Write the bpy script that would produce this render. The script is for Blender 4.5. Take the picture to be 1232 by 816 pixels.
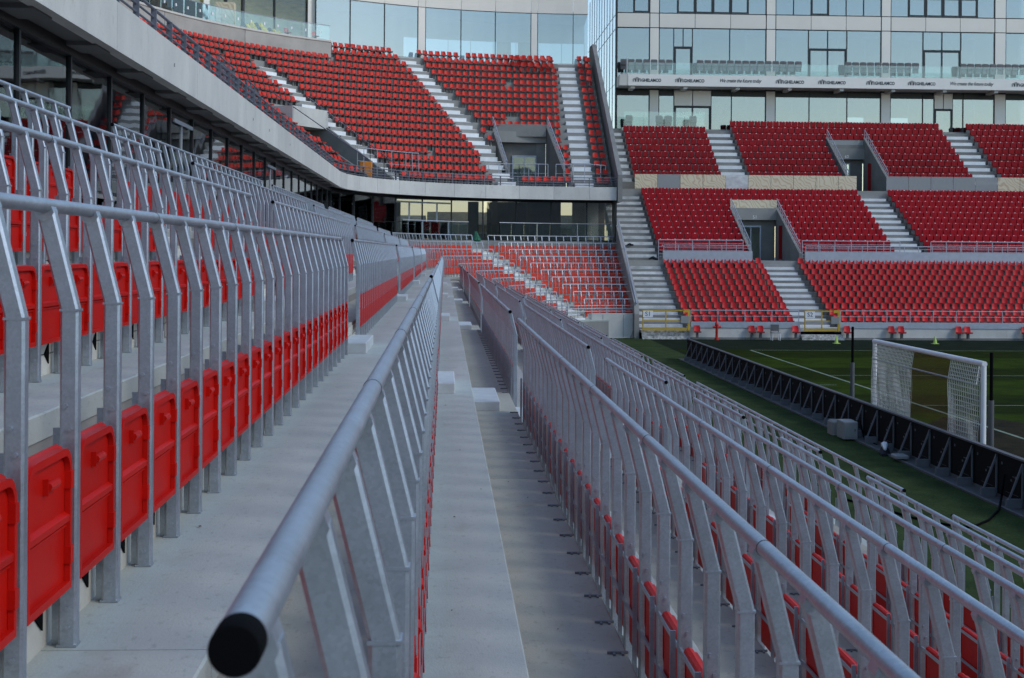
import bpy, math, random
import numpy as np
from mathutils import Vector, Matrix
random.seed(7)
sin, cos, pi, rad = math.sin, math.cos, math.pi, math.radians
scene = bpy.context.scene
for o in list(bpy.data.objects): bpy.data.objects.remove(o)
C = scene.collection
G = -4.8                       # pitch level; heights are given relative to the eye of the photographer

# ------------------------------------------------------------------ camera
cam = bpy.data.objects.new('camera', bpy.data.cameras.new('camera')); C.objects.link(cam)
cam.data.sensor_width = 36; cam.data.lens = 36 * 1650 / 1232
cam.data.shift_y = -105.4 / 1232
cam.data.clip_start = .05; cam.data.clip_end = 3000
cam.matrix_world = Matrix.Rotation(-math.atan(81 / 1650), 4, 'Z') @ Matrix.Rotation(pi / 2, 4, 'X') @ Matrix.Rotation(rad(.4), 4, 'Z')
cam.data.dof.use_dof = True; cam.data.dof.focus_distance = 11; cam.data.dof.aperture_fstop = 16
scene.camera = cam
# ------------------------------------------------------------------ sky, sun, exposure
SUN_EL, SUN_AZ = 38, 118        # sun behind thin cloud, high over the pitch side (azimuth clockwise from +Y)
w = bpy.data.worlds.new('World'); scene.world = w; w.use_nodes = True
nt = w.node_tree; bg = nt.nodes['Background']
sky = nt.nodes.new('ShaderNodeTexSky'); sky.sky_type = 'NISHITA'; sky.sun_disc = False
sky.sun_elevation = rad(SUN_EL); sky.sun_rotation = rad(SUN_AZ); sky.air_density = 1.2; sky.dust_density = .4; sky.ozone_density = 2.5
nt.links.new(sky.outputs[0], bg.inputs[0]); bg.inputs[1].default_value = .13
sl = bpy.data.lights.new('sun', 'SUN'); sl.energy = .8; sl.angle = rad(18); sl.color = (1, .97, .93)
so = bpy.data.objects.new('sun', sl); C.objects.link(so)
so.rotation_euler = (rad(90 - SUN_EL), 0, rad(180 - SUN_AZ))
vs = scene.view_settings; vs.view_transform = 'Standard'; vs.look = 'None'; vs.gamma = 1; vs.exposure = .58
scene.cycles.max_bounces = 6

# ------------------------------------------------------------------ materials
def mat(name, col, rough=.6, metal=0, var=.12, scale=6, bump=.0, bscale=60, col2=None, spec=.5, voro=0, stretch=(1, 1, 1), coat=0, worn=0):
    m = bpy.data.materials.new(name); m.use_nodes = True
    n = m.node_tree.nodes; L = m.node_tree.links; b = n['Principled BSDF']
    tc = n.new('ShaderNodeTexCoord'); mp = n.new('ShaderNodeMapping'); mp.inputs['Scale'].default_value = stretch
    L.new(tc.outputs['Object'], mp.inputs['Vector'])
    oi = n.new('ShaderNodeObjectInfo'); ad = n.new('ShaderNodeVectorMath'); ad.operation = 'ADD'
    ml = n.new('ShaderNodeVectorMath'); ml.operation = 'SCALE'; ml.inputs['Scale'].default_value = 37
    cx = n.new('ShaderNodeCombineXYZ')
    for k in range(3): L.new(oi.outputs['Random'], cx.inputs[k])
    L.new(cx.outputs[0], ml.inputs[0]); L.new(mp.outputs[0], ad.inputs[0]); L.new(ml.outputs[0], ad.inputs[1])
    no = n.new('ShaderNodeTexNoise'); no.inputs['Scale'].default_value = scale; no.inputs['Detail'].default_value = 7; no.inputs['Roughness'].default_value = .62
    L.new(ad.outputs[0], no.inputs['Vector'])
    r = n.new('ShaderNodeValToRGB'); L.new(no.outputs[0], r.inputs[0])
    r.color_ramp.elements[0].position = .32; r.color_ramp.elements[1].position = .7
    c1 = tuple(c * (1 - var) for c in col); c2 = col2 or tuple(min(1, c * (1 + var)) for c in col)
    r.color_ramp.elements[0].color = (*c1, 1); r.color_ramp.elements[1].color = (*c2, 1)
    out = r.outputs[0]
    if voro:
        v = n.new('ShaderNodeTexVoronoi'); v.inputs['Scale'].default_value = voro; L.new(ad.outputs[0], v.inputs['Vector'])
        mx = n.new('ShaderNodeMix'); mx.data_type = 'RGBA'; mx.blend_type = 'OVERLAY'; mx.inputs[0].default_value = .10
        L.new(out, mx.inputs[6]); L.new(v.outputs['Color'], mx.inputs[7])
        bw = n.new('ShaderNodeRGBToBW'); L.new(v.outputs['Color'], bw.inputs[0]); L.new(bw.outputs[0], mx.inputs[7])
        out = mx.outputs[2]
    if worn:                                         # broom lines across the tread, small pits, thin brownish stains
        m3 = n.new('ShaderNodeMapping'); m3.inputs['Scale'].default_value = (3, 70, 3); L.new(tc.outputs['Object'], m3.inputs['Vector'])
        for vec, sc, lo, hi, fac, colr in ((m3.outputs[0], 1.5, .3, .7, .10, (.62, .62, .62)), (ad.outputs[0], 45, .30, .42, .35, (.55, .53, .5)), (ad.outputs[0], 5.5, .60, .74, .30, (.62, .52, .40)), (ad.outputs[0], .9, .35, .65, .28, (.74, .76, .80))):
            q = n.new('ShaderNodeTexNoise'); q.inputs['Scale'].default_value = sc; q.inputs['Detail'].default_value = 5; L.new(vec, q.inputs['Vector'])
            k = n.new('ShaderNodeMapRange'); k.inputs[1].default_value = lo; k.inputs[2].default_value = hi; k.inputs[3].default_value = 0; k.inputs[4].default_value = fac
            if sc == 45: k.inputs[3].default_value = fac; k.inputs[4].default_value = 0
            L.new(q.outputs[0], k.inputs[0]); x = n.new('ShaderNodeMix'); x.data_type = 'RGBA'; x.blend_type = 'MULTIPLY'
            L.new(k.outputs[0], x.inputs[0]); L.new(out, x.inputs[6]); x.inputs[7].default_value = (*colr, 1); out = x.outputs[2]
    # each instance a touch lighter or darker
    hv = n.new('ShaderNodeHueSaturation'); mr = n.new('ShaderNodeMapRange')
    mr.inputs[3].default_value = 1 - var * .7; mr.inputs[4].default_value = 1 + var * .7
    L.new(oi.outputs['Random'], mr.inputs[0]); L.new(mr.outputs[0], hv.inputs['Value']); L.new(out, hv.inputs['Color'])
    L.new(hv.outputs[0], b.inputs['Base Color'])
    rr = n.new('ShaderNodeMapRange'); rr.inputs[3].default_value = max(.05, rough - .08); rr.inputs[4].default_value = min(1, rough + .1)
    L.new(no.outputs[0], rr.inputs[0]); L.new(rr.outputs[0], b.inputs['Roughness'])
    b.inputs['Metallic'].default_value = metal; b.inputs['Specular IOR Level'].default_value = spec
    if coat: b.inputs['Coat Weight'].default_value = coat
    if bump:
        n2 = n.new('ShaderNodeTexNoise'); n2.inputs['Scale'].default_value = bscale; n2.inputs['Detail'].default_value = 4
        L.new(ad.outputs[0], n2.inputs['Vector'])
        bp = n.new('ShaderNodeBump'); bp.inputs['Strength'].default_value = bump; bp.inputs['Distance'].default_value = .01
        L.new(n2.outputs[0], bp.inputs['Height']); L.new(bp.outputs[0], b.inputs['Normal'])
    return m

def glass(name, refl, rough, tint, gcol=(.8, .9, 1)):
    m = bpy.data.materials.new(name); m.use_nodes = True; n = m.node_tree.nodes; L = m.node_tree.links
    n.remove(n['Principled BSDF']); o = n['Material Output']
    t = n.new('ShaderNodeBsdfTransparent'); t.inputs[0].default_value = (*tint, 1)
    g = n.new('ShaderNodeBsdfGlossy'); g.inputs['Roughness'].default_value = rough; g.inputs[0].default_value = (*gcol, 1)
    f = n.new('ShaderNodeLayerWeight'); f.inputs['Blend'].default_value = .25
    mr = n.new('ShaderNodeMapRange'); mr.inputs[3].default_value = refl; mr.inputs[4].default_value = 1
    tc = n.new('ShaderNodeTexCoord'); no = n.new('ShaderNodeTexNoise'); no.inputs['Scale'].default_value = .5
    bp = n.new('ShaderNodeBump'); bp.inputs['Strength'].default_value = .015; bp.inputs['Distance'].default_value = .3
    L.new(tc.outputs['Object'], no.inputs['Vector']); L.new(no.outputs[0], bp.inputs['Height']); L.new(bp.outputs[0], g.inputs['Normal'])
    mx = n.new('ShaderNodeMixShader'); L.new(f.outputs['Fresnel'], mr.inputs[0]); L.new(mr.outputs[0], mx.inputs[0])
    L.new(t.outputs[0], mx.inputs[1]); L.new(g.outputs[0], mx.inputs[2]); L.new(mx.outputs[0], o.inputs[0])
    return m

M = dict(
 galv=mat('galvanised_steel', (.40, .435, .475), .36, .7, .09, 14, .04, 40, voro=160),
 rail=mat('galvanised_tube', (.42, .46, .50), .36, .6, .14, 6, .04, 60, voro=120),
 rail_far=mat('grey_painted_steel', (.42, .45, .49), .5, .3, .08, 4),
 dark_rail=mat('dark_grey_railing', (.14, .145, .17), .5, .2, .1, 4),
 red=mat('red_plastic', (.50, .008, .004), .42, 0, .1, 5, .04, 90, spec=.12),
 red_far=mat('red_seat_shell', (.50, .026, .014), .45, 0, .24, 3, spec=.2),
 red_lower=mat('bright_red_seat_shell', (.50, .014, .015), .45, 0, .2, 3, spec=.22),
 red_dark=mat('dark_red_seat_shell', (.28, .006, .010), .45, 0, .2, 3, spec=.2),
 black=mat('black_rubber', (.003, .003, .0035), .8, 0, .1, 8, spec=.08),
 dark=mat('dark_steel', (.12, .12, .12), .5, .3, .15, 8),
 frame=mat('dark_window_frame', (.025, .028, .032), .4, .3, .1, 4),
 light_tread=mat('light_concrete', (.45, .48, .435), .75, 0, .09, 2.2, .16, 130, stretch=(1, .5, 1), worn=1),
 dark_tread=mat('weathered_concrete', (.40, .375, .305), .8, 0, .13, 1.8, .18, 130, stretch=(1, .5, 1), worn=1),
 block=mat('pale_concrete_block', (.50, .53, .53), .8, 0, .1, 6, .15, 90),
 cream=mat('cream_precast_riser', (.55, .53, .46), .8, 0, .12, 5, .1, 90),
 conc=mat('fair_faced_concrete', (.60, .59, .54), .8, 0, .10, .7, .1, 60, stretch=(1, 1, .5), worn=1),
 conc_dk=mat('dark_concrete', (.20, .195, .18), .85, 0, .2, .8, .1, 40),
 conc_mid=mat('grey_concrete', (.27, .265, .245), .85, 0, .14, .6, .1, 40),
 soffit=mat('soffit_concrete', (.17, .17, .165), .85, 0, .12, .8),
 step=mat('white_step', (.72, .73, .72), .6, 0, .12, 1.5),
 tread=mat('grey_step_tread', (.30, .31, .31), .75, 0, .15, 1.5),
 oldwhite=mat('peeling_white_paint', (.22, .2, .17), .8, 0, .35, 6, .2, 30, col2=(.75, .74, .7)),
 panel=mat('grey_cladding_panel', (.72, .685, .61), .5, .1, .035, .5),
 column=mat('pale_cladding_column', (.76, .73, .66), .5, .1, .03, .5),
 banner=mat('white_banner', (.78, .76, .70), .7, 0, .04, 1),
 ink=mat('dark_print', (.03, .035, .04), .7, 0, .05, 3),
 white=mat('white_paint', (.8, .8, .8), .45, 0, .05, 6),
 net=mat('white_net', (.62, .63, .58), .8, 0, .05, 6),
 yellow=mat('yellow_paint', (.55, .36, .03), .45, 0, .12, 5),
 cone=mat('lime_plastic', (.40, .56, .10), .5, 0, .05, 5),
 grey_seat=mat('grey_seat_shell', (.13, .125, .125), .6, 0, .08, 3),
 pad=mat('grey_pole_padding', (.10, .10, .105), .7, 0, .1, 3),
 board=mat('black_board_back', (.007, .007, .008), .85, 0, .25, 3, spec=.15),
 hydrant=mat('hydrant_red', (.55, .03, .02), .45, 0, .1, 8),
 house=mat('cream_render', (.75, .66, .42), .8, 0, .15, .5),
 roof=mat('brown_tile', (.20, .11, .07), .8, 0, .2, 2),
 brown=mat('brown_interior_wall', (.19, .15, .115), .8, 0, .25, .6),
 warm=mat('ochre_interior_wall', (.62, .52, .20), .8, 0, .35, .9, stretch=(.4, 1, 2)),
 bluew=mat('pale_interior', (.45, .50, .52), .8, 0, .1, .5),
 house_roof=mat('pale_ochre_tile', (.50, .42, .26), .8, 0, .3, 3),
 worn_line=mat('worn_line_paint', (.20, .25, .17), .9, 0, .25, 3),
 conc_par=mat('sand_grey_concrete', (.40, .385, .345), .85, 0, .12, .6, .1, 40, worn=1),
 side_m=mat('pale_mullion', (.34, .38, .40), .5, .1, .05, 3),
 sunlit_red=mat('sunlit_red_seat', (.64, .04, .012), .45, 0, .16, 3),  # same red seats, with low sunlight through them put into the colour
 strut=mat('grey_strut', (.16, .175, .19), .5, .2, .1, 4),
 bag=mat('black_cloth', (.012, .013, .02), .9, 0, .3, 9),
 box=mat('light_grey_enamel', (.28, .285, .28), .45, 0, .05, 3),
 green=mat('green_cloth', (.02, .12, .07), .8, 0, .3, 5),
 orange=mat('orange_plastic', (.65, .22, .02), .5, 0, .1, 3),
 sack=mat('yellow_sheeting', (.65, .50, .02), .6, 0, .35, 6),
)
M['glass_dark'] = glass('tinted_glass', .10, .02, (.74, .74, .72), (.9, .93, .95))
M['glass_blue'] = glass('coated_glass', .30, .02, (.60, .67, .71), (.80, .83, .82))
M['glass_clear'] = glass('clear_glass', .07, .02, (.88, .94, .93), (.9, .94, .94))
M['glass_low'] = glass('plain_glass', .03, .02, (.92, .94, .92), (.8, .85, .85))
M['glass_sky'] = mat('sky_painted_side_glass', (.92, .94, .94), .25, 0, .04, .4, spec=.9, coat=1)  # bright sky reflection put into the white base colour

def grass_mat(name, ca, cb, stripes=0):
    m = mat(name, ca, .9, 0, .3, 1.2, .5, 50, col2=cb, spec=.03)
    n = m.node_tree.nodes; L = m.node_tree.links; b = n['Principled BSDF']
    src = b.inputs['Base Color'].links[0].from_socket
    tc = n.new('ShaderNodeTexCoord')
    fn = n.new('ShaderNodeTexNoise'); fn.inputs['Scale'].default_value = 26; fn.inputs['Detail'].default_value = 8; L.new(tc.outputs['Object'], fn.inputs['Vector'])
    mx = n.new('ShaderNodeMix'); mx.data_type = 'RGBA'; mx.blend_type = 'OVERLAY'; mx.inputs[0].default_value = .7
    L.new(src, mx.inputs[6]); L.new(fn.outputs[0], mx.inputs[7]); out = mx.outputs[2]
    if stripes:
        wv = n.new('ShaderNodeTexWave'); wv.bands_direction = 'Y'; wv.inputs['Scale'].default_value = .029; wv.inputs['Distortion'].default_value = .25; wv.wave_profile = 'TRI'
        L.new(tc.outputs['Object'], wv.inputs['Vector'])
        cr = n.new('ShaderNodeValToRGB'); cr.color_ramp.elements[0].position = .46; cr.color_ramp.elements[1].position = .54
        cr.color_ramp.elements[0].color = (.68, .68, .68, 1); cr.color_ramp.elements[1].color = (1.15, 1.2, 1, 1); L.new(wv.outputs['Fac'], cr.inputs[0])
        m2 = n.new('ShaderNodeMix'); m2.data_type = 'RGBA'; m2.blend_type = 'MULTIPLY'; m2.inputs[0].default_value = 1
        L.new(out, m2.inputs[6]); L.new(cr.outputs[0], m2.inputs[7]); out = m2.outputs[2]
    L.new(out, b.inputs['Base Color']); return m
M['pitch'] = grass_mat('pitch_grass', (.024, .042, .004), (.039, .062, .005), 1)
M['apron'] = grass_mat('dark_apron_turf', (.010, .017, .010), (.016, .024, .013))
M['turf'] = grass_mat('artificial_turf', (.030, .047, .018), (.044, .066, .024))
M['mud'] = grass_mat('muddy_goalmouth', (.022, .022, .012), (.05, .042, .024))
def wood_refl_mat():  # cream waves: wood grain, and warm glass reflection painted on the guard panels
    m = bpy.data.materials.new('wood_and_painted_reflection'); m.use_nodes = True; n = m.node_tree.nodes; L = m.node_tree.links; b = n['Principled BSDF']
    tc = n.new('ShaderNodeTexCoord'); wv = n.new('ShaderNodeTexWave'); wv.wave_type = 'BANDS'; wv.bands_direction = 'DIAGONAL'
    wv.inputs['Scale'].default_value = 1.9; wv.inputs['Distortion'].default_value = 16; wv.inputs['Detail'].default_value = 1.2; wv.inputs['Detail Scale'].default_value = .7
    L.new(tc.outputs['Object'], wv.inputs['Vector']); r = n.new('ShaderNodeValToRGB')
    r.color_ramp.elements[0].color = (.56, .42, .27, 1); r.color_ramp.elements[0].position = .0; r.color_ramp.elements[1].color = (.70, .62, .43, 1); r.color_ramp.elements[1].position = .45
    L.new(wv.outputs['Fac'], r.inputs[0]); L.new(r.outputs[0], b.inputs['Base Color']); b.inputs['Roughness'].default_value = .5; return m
M['wood_refl'] = wood_refl_mat()
def sheer(name, col, a):
    m = bpy.data.materials.new(name); m.use_nodes = True; b = m.node_tree.nodes['Principled BSDF']
    b.inputs['Base Color'].default_value = (*col, 1); b.inputs['Roughness'].default_value = .9; b.inputs['Specular IOR Level'].default_value = .1; b.inputs['Alpha'].default_value = a; return m
M['brown_net'] = sheer('fine_brown_mesh', (.20, .105, .03), .45)
M['fog_glass'] = sheer('frosted_grey_sheet', (.38, .40, .39), .75)

# ------------------------------------------------------------------ mesh helpers
class MB:
    def __init__(s): s.v = []; s.f = []; s.m = []; s.mi = 0
    def add(s, vs, fs):
        b = len(s.v); s.v += [tuple(p) for p in vs]; s.f += [tuple(i + b for i in f) for f in fs]; s.m += [s.mi] * len(fs); return s
    def box(s, x0, x1, y0, y1, z0, z1):
        return s.add([(x0,y0,z0),(x1,y0,z0),(x1,y1,z0),(x0,y1,z0),(x0,y0,z1),(x1,y0,z1),(x1,y1,z1),(x0,y1,z1)],
                     [(3,2,1,0),(4,5,6,7),(0,1,5,4),(1,2,6,5),(2,3,7,6),(3,0,4,7)])
    def cbox(s, x0, x1, y0, y1, z0, z1, c=.006):      # box with chamfered vertical and top edges
        a = [(x0+c,y0),(x1-c,y0),(x1,y0+c),(x1,y1-c),(x1-c,y1),(x0+c,y1),(x0,y1-c),(x0,y0+c)]
        d = [(x0+2*c,y0+c),(x1-2*c,y0+c),(x1-c,y0+2*c),(x1-c,y1-2*c),(x1-2*c,y1-c),(x0+2*c,y1-c),(x0+c,y1-2*c),(x0+c,y0+2*c)]
        return s.loft([[(p[0],p[1],z0) for p in a], [(p[0],p[1],z1-c) for p in a], [(p[0],p[1],z1) for p in d]])
    def loft(s, rings, closed=True, cap=True):
        n = len(rings[0]); vs = [p for r in rings for p in r]; fs = []
        for k in range(len(rings) - 1):
            for i in range(n if closed else n - 1):
                j = (i + 1) % n; fs.append((k*n+i, k*n+j, (k+1)*n+j, (k+1)*n+i))
        if cap and closed: fs.append(tuple(range(n))[::-1]); fs.append(tuple((len(rings)-1)*n + i for i in range(n)))
        return s.add(vs, fs)
    def tube(s, pts, r, n=8, cap=True):
        pts = [Vector(p) for p in pts]; rings = []
        for i, p in enumerate(pts):
            d = (pts[min(i+1, len(pts)-1)] - pts[max(i-1, 0)]).normalized()
            u = d.cross(Vector((0, 0, 1)) if abs(d.z) < .9 else Vector((1, 0, 0))).normalized(); q = d.cross(u)
            rr = r[i] if isinstance(r, (list, tuple)) else r
            rings.append([tuple(p + u * (rr * cos(2*pi*k/n)) + q * (rr * sin(2*pi*k/n))) for k in range(n)])
        return s.loft(rings, True, cap)
    def bar(s, p0, p1, w, h):                          # rectangular bar
        p0, p1 = Vector(p0), Vector(p1); d = (p1 - p0).normalized()
        u = d.cross(Vector((0, 0, 1)) if abs(d.z) < .95 else Vector((0, 1, 0))).normalized(); q = u.cross(d)
        return s.loft([[tuple(p + u*(a*w/2) + q*(b*h/2)) for a, b in ((-1,-1),(1,-1),(1,1),(-1,1))] for p in (p0, p1)])
    def prism_x(s, poly, x0, x1):                      # poly in (y,z)
        return s.loft([[(x0, a, b) for a, b in poly], [(x1, a, b) for a, b in poly]])
    def prism_y(s, poly, y0, y1):                      # poly in (x,z)
        return s.loft([[(a, y0, b) for a, b in poly], [(a, y1, b) for a, b in poly]])
    def mesh(s, name, mats, smooth=False):
        me = bpy.data.meshes.new(name); me.from_pydata(s.v, [], s.f)
        for m in (mats if isinstance(mats, (list, tuple)) else [mats]): me.materials.append(m)
        if any(s.m): me.polygons.foreach_set('material_index', s.m)
        import bmesh
        if len(s.f) < 60000:
            b = bmesh.new(); b.from_mesh(me); bmesh.ops.recalc_face_normals(b, faces=b.faces); b.to_mesh(me); b.free()
        if smooth:
            me.polygons.foreach_set('use_smooth', [True] * len(me.polygons))
            me.set_sharp_from_angle(angle=rad(42))
        return me

def wloc(o):
    v = Vector((0, 0, 0))
    while o: v += o.location; o = o.parent
    return v
def inst(name, me, parent=None, loc=(0, 0, 0), rot=0):
    o = bpy.data.objects.new(name, me); C.objects.link(o)
    if parent: o.parent = parent
    o.location = loc
    if rot: o.rotation_euler = (0, 0, rot)
    return o
def obj(name, mb, m, parent=None, smooth=False, kind=None):      # mb given in world coordinates
    if parent:
        w0 = wloc(parent); mb.v = [(a - w0.x, b - w0.y, c - w0.z) for a, b, c in mb.v]
    o = inst(name, mb.mesh(name, m if isinstance(m, (list, tuple)) else M[m] if isinstance(m, str) else m, smooth), parent)
    if kind: o['kind'] = kind
    return o
def tag(o, label, cat, group=None):
    o['label'] = label; o['category'] = cat
    if group: o['group'] = group
    return o
def thing(name, label, cat, loc=(0, 0, 0), group=None, rot=0):
    o = inst(name, None, None, loc, rot); o.empty_display_size = .1
    return tag(o, label, cat, group)
def struct(name, mb, m): o = obj(name, mb, m); o['kind'] = 'structure'; return o
WORDS = ['first','second','third','fourth','fifth','sixth','seventh','eighth','ninth','tenth','eleventh','twelfth','thirteenth','fourteenth','fifteenth','sixteenth','seventeenth','eighteenth','nineteenth','twentieth']
def nth(i):
    i += 1
    if i <= 20: return WORDS[i-1]
    t, u = divmod(i, 10); tens = {2: 'twenty', 3: 'thirty', 4: 'forty', 5: 'fifty', 6: 'sixty', 7: 'seventy'}
    tie = {2: 'twentieth', 3: 'thirtieth', 4: 'fortieth', 5: 'fiftieth', 6: 'sixtieth', 7: 'seventieth'}
    return tie[t] if u == 0 else tens[t] + '-' + WORDS[u-1]
def replicate(name, tmpl, xf, m, parent=None):           # one joined mesh of many copies; xf = list of (x,y,z,rot)
    v = np.array(tmpl.v); n = len(v); V = []; F = []; MI = []
    for k, (x, y, z, r) in enumerate(xf):
        if 'seat' in name and tmpl is not simple_seat: r += random.uniform(-.05, .05); z += random.uniform(-.012, .012)
        c, s_ = cos(r), sin(r); q = v.copy(); q[:, 0] = v[:, 0]*c - v[:, 1]*s_ + x; q[:, 1] = v[:, 0]*s_ + v[:, 1]*c + y; q[:, 2] += z
        V.append(q); F += [tuple(i + k*n for i in f) for f in tmpl.f]; MI += tmpl.m
    mb = MB(); mb.v = [tuple(p) for p in np.concatenate(V)]; mb.f = F; mb.m = MI
    o = obj(name, mb, m, parent); o['kind'] = 'stuff'; return o
def text_mesh(body, size, mt, shear=0, spacing=1, extrude=.004, off=0):
    cu = bpy.data.curves.new('t', 'FONT'); cu.body = body; cu.size = size; cu.extrude = extrude; cu.shear = shear; cu.space_character = spacing
    cu.align_x = 'CENTER'; cu.align_y = 'CENTER'; cu.resolution_u = 3; cu.offset = off
    o = bpy.data.objects.new('t', cu); C.objects.link(o); dg = bpy.context.evaluated_depsgraph_get()
    me = bpy.data.meshes.new_from_object(o.evaluated_get(dg)); bpy.data.objects.remove(o); bpy.data.curves.remove(cu)
    me.materials.clear(); me.materials.append(mt); me.transform(Matrix.Rotation(pi/2, 4, 'X')); return me   # reads from -Y

# ------------------------------------------------------------------ ground and pitch
g = MB(); g.add([(-700,-700,G-.02),(900,-700,G-.02),(900,1500,G-.02),(-700,1500,G-.02)], [(0,1,2,3)]); struct('ground', g, 'conc_mid')
GOALX = 15.1
g = MB(); g.add([(5.3,-12,G),(60,-12,G),(60,76.2,G),(5.3,76.2,G)], [(0,1,2,3)]); struct('running_apron', g, 'apron')
g = MB(); g.add([(5.3,-12,G+.004),(11.3,-12,G+.004),(11.3,76.2,G+.004),(5.3,76.2,G+.004)], [(0,1,2,3)]); struct('artificial_turf_strip', g, 'turf')
g = MB(); g.add([(11.5,-3,G+.006),(60,-3,G+.006),(60,67.6,G+.006),(11.5,67.6,G+.006)], [(0,1,2,3)]); struct('pitch', g, 'pitch')
mud = MB(); pts = []
for k in range(28):
    a = 2*pi*k/28; pts.append((15.4 + 3.0*cos(a)*random.uniform(.85,1.15), 33.8 + 5.6*sin(a)*random.uniform(.88,1.1), G+.010))
mud.add(pts, [tuple(range(28))]); struct('worn_goalmouth', mud, 'mud')
ln = MB()
def line(x0, x1, y0, y1): ln.add([(x0,y0,G+.015),(x1,y0,G+.015),(x1,y1,G+.015),(x0,y1,G+.015)], [(0,1,2,3)])
line(GOALX-.06, GOALX+.06, -1, 67); line(GOALX, 58, 66.94, 67.06)
line(GOALX, GOALX+16.5, 53.2, 53.3); line(GOALX, GOALX+5.5, 42.7, 42.8); line(GOALX+5.44, GOALX+5.56, 24.3, 42.8); line(GOALX+16.45, GOALX+16.55, 13, 53.3); line(GOALX-2.1, GOALX-.8, 49.3, 49.4)
struct('pitch_markings', ln, 'worn_line')

# ------------------------------------------------------------------ safe-standing terrace behind the goal
T, R0, R1 = .882, .393, .42
CX, CY = 10.0, 72.0
def footx(k): return -.94 + T*k
def footz(k): return -1.025 - (R0 if k > 0 else R1)*k
def pos(L, s):                                   # s metres of angle along the bowl: straight until CY, then round the corner
    if s <= CY: return L, s, 0.
    r = CX - L; a = min((s - CY) / 9.0, pi/2)     # s used as a common angle parameter
    x, y = CX - r*cos(a), CY + r*sin(a)
    e = (s - CY) - 9.0*pi/2
    if e > 0: x += e
    return x, y, a
S_END = CY + 9.0*pi/2 + .75
def sweep(mb, prof, s0, s1):
    st = [s0]
    if s0 < CY < s1: st.append(CY)
    if s1 > CY:
        k = max(s0, CY)
        while k < s1 - .6: k += .55; st.append(min(k, s1))
    if st[-1] < s1: st.append(s1)
    rings = []
    for s in st:
        rings.append([(*pos(L, s)[:2], h) for L, h in prof])
    mb.loft(rings)
NOSE = .35; RIS = -.088; UP = .22; DN = R0 - UP
body = MB()
prof = [(-9, .60)]
prof.append((footx(-3) + NOSE - T - .0, .60))
for k in range(-3, 8):
    fz = footz(k); up = .22
    prof += [(footx(k) - T + NOSE, fz + up - .06), (footx(k) + RIS - .012, fz + up - .06), (footx(k) + RIS - .012, fz - .06), (footx(k) + NOSE - .01, fz - .06)]
prof += [(footx(7) + NOSE - .01, G - .3), (-9, G - .3)]
def sweep_tri(mb, prof, s0, s1): sweep(mb, prof, s0, s1)
sweep(body, prof, -14, 70)
body_o = struct('standing_terrace', body, 'conc_mid')
prof2 = [(-3.3, .60)]
for k in range(-2, 8):
    fz = footz(k)
    prof2 += [(footx(k) - T + NOSE, fz + .16), (footx(k) + RIS - .012, fz + .16), (footx(k) + RIS - .012, fz - .06), (footx(k) + NOSE - .01, fz - .06)]
prof2 += [(footx(7) + NOSE - .01, G - .3), (-3.3, G - .3)]
body = MB(); sweep(body, prof2, 70.0, S_END); struct('corner_terrace', body, 'conc_mid')
joints_l = [-14, -3.55] + [3.55 + 7.1*i for i in range(10)]
joints_d = [-14, -4.6] + [2.5 + 7.1*i for i in range(10)]
for k in range(-3, 9):
    fz = footz(k); gap = .007
    kinds = [('light', joints_l, footx(k) + RIS, footx(k) + NOSE, fz, 'light_tread')] if k < 8 else []
    if k < 8: kinds.append(('dark', joints_d, footx(k) - T + NOSE, footx(k) + RIS, fz + UP, 'dark_tread'))
    for nm, jl, a, b, h, mt in kinds:
        stop = 70 if k < -2 else S_END
        jj = [j for j in jl if j < 69] + [stop]
        for j0, j1 in zip(jj, jj[1:]):
            mb = MB(); e = random.uniform(-.0012, .0012)
            sweep(mb, [(a, h-.10), (b, h-.10), (b, h-.006+e), (b-.006, h+e), (a, h+e)], j0 + gap/2, j1 - gap/2)
            obj('floor_slab', mb, mt, body_o)
    if k < 8:
        mb = MB(); sweep(mb, [(footx(k)+RIS-.004, fz-.02), (footx(k)+RIS+.006, fz-.02), (footx(k)+RIS+.006, fz+.095), (footx(k)+RIS-.004, fz+.095)], -14, 69.9 if k < -2 else S_END)
        sweep(mb, [(footx(k)+RIS-.004, fz+.101), (footx(k)+RIS+.006, fz+.101), (footx(k)+RIS+.006, fz+.19), (footx(k)+RIS-.004, fz+.19)], -14, 69.9 if k < -2 else S_END)
        obj('riser_facing', mb, 'cream', body_o)
# concourse behind the top row
mb = MB(); sweep(mb, [(-9, .45), (footx(-3)-T+NOSE, .45), (footx(-3)-T+NOSE, .65), (-9, .65)], -14, 70); struct('concourse_floor', mb, 'conc_mid')
mb = MB()
ring = [(-6.5, 70)] + [(8.9 - (15.3+sin(a))*cos(a), 70 + (15.3+sin(a))*sin(a)) for a in [pi/2*i/12 for i in range(1, 13)]] + [(10.6, 86.3)]
inner = [(10.6, CY + 13.3)] + [(CX - 13.3*cos(a), CY + 13.3*sin(a)) for a in [pi/2*(12-i)/12 for i in range(13)]] + [(-3.3, 70)]
ring += inner; mb.loft([[(x, y, .45) for x, y in ring], [(x, y, .65) for x, y in ring]]); struct('corner_concourse_floor', mb, 'conc_mid')

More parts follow.
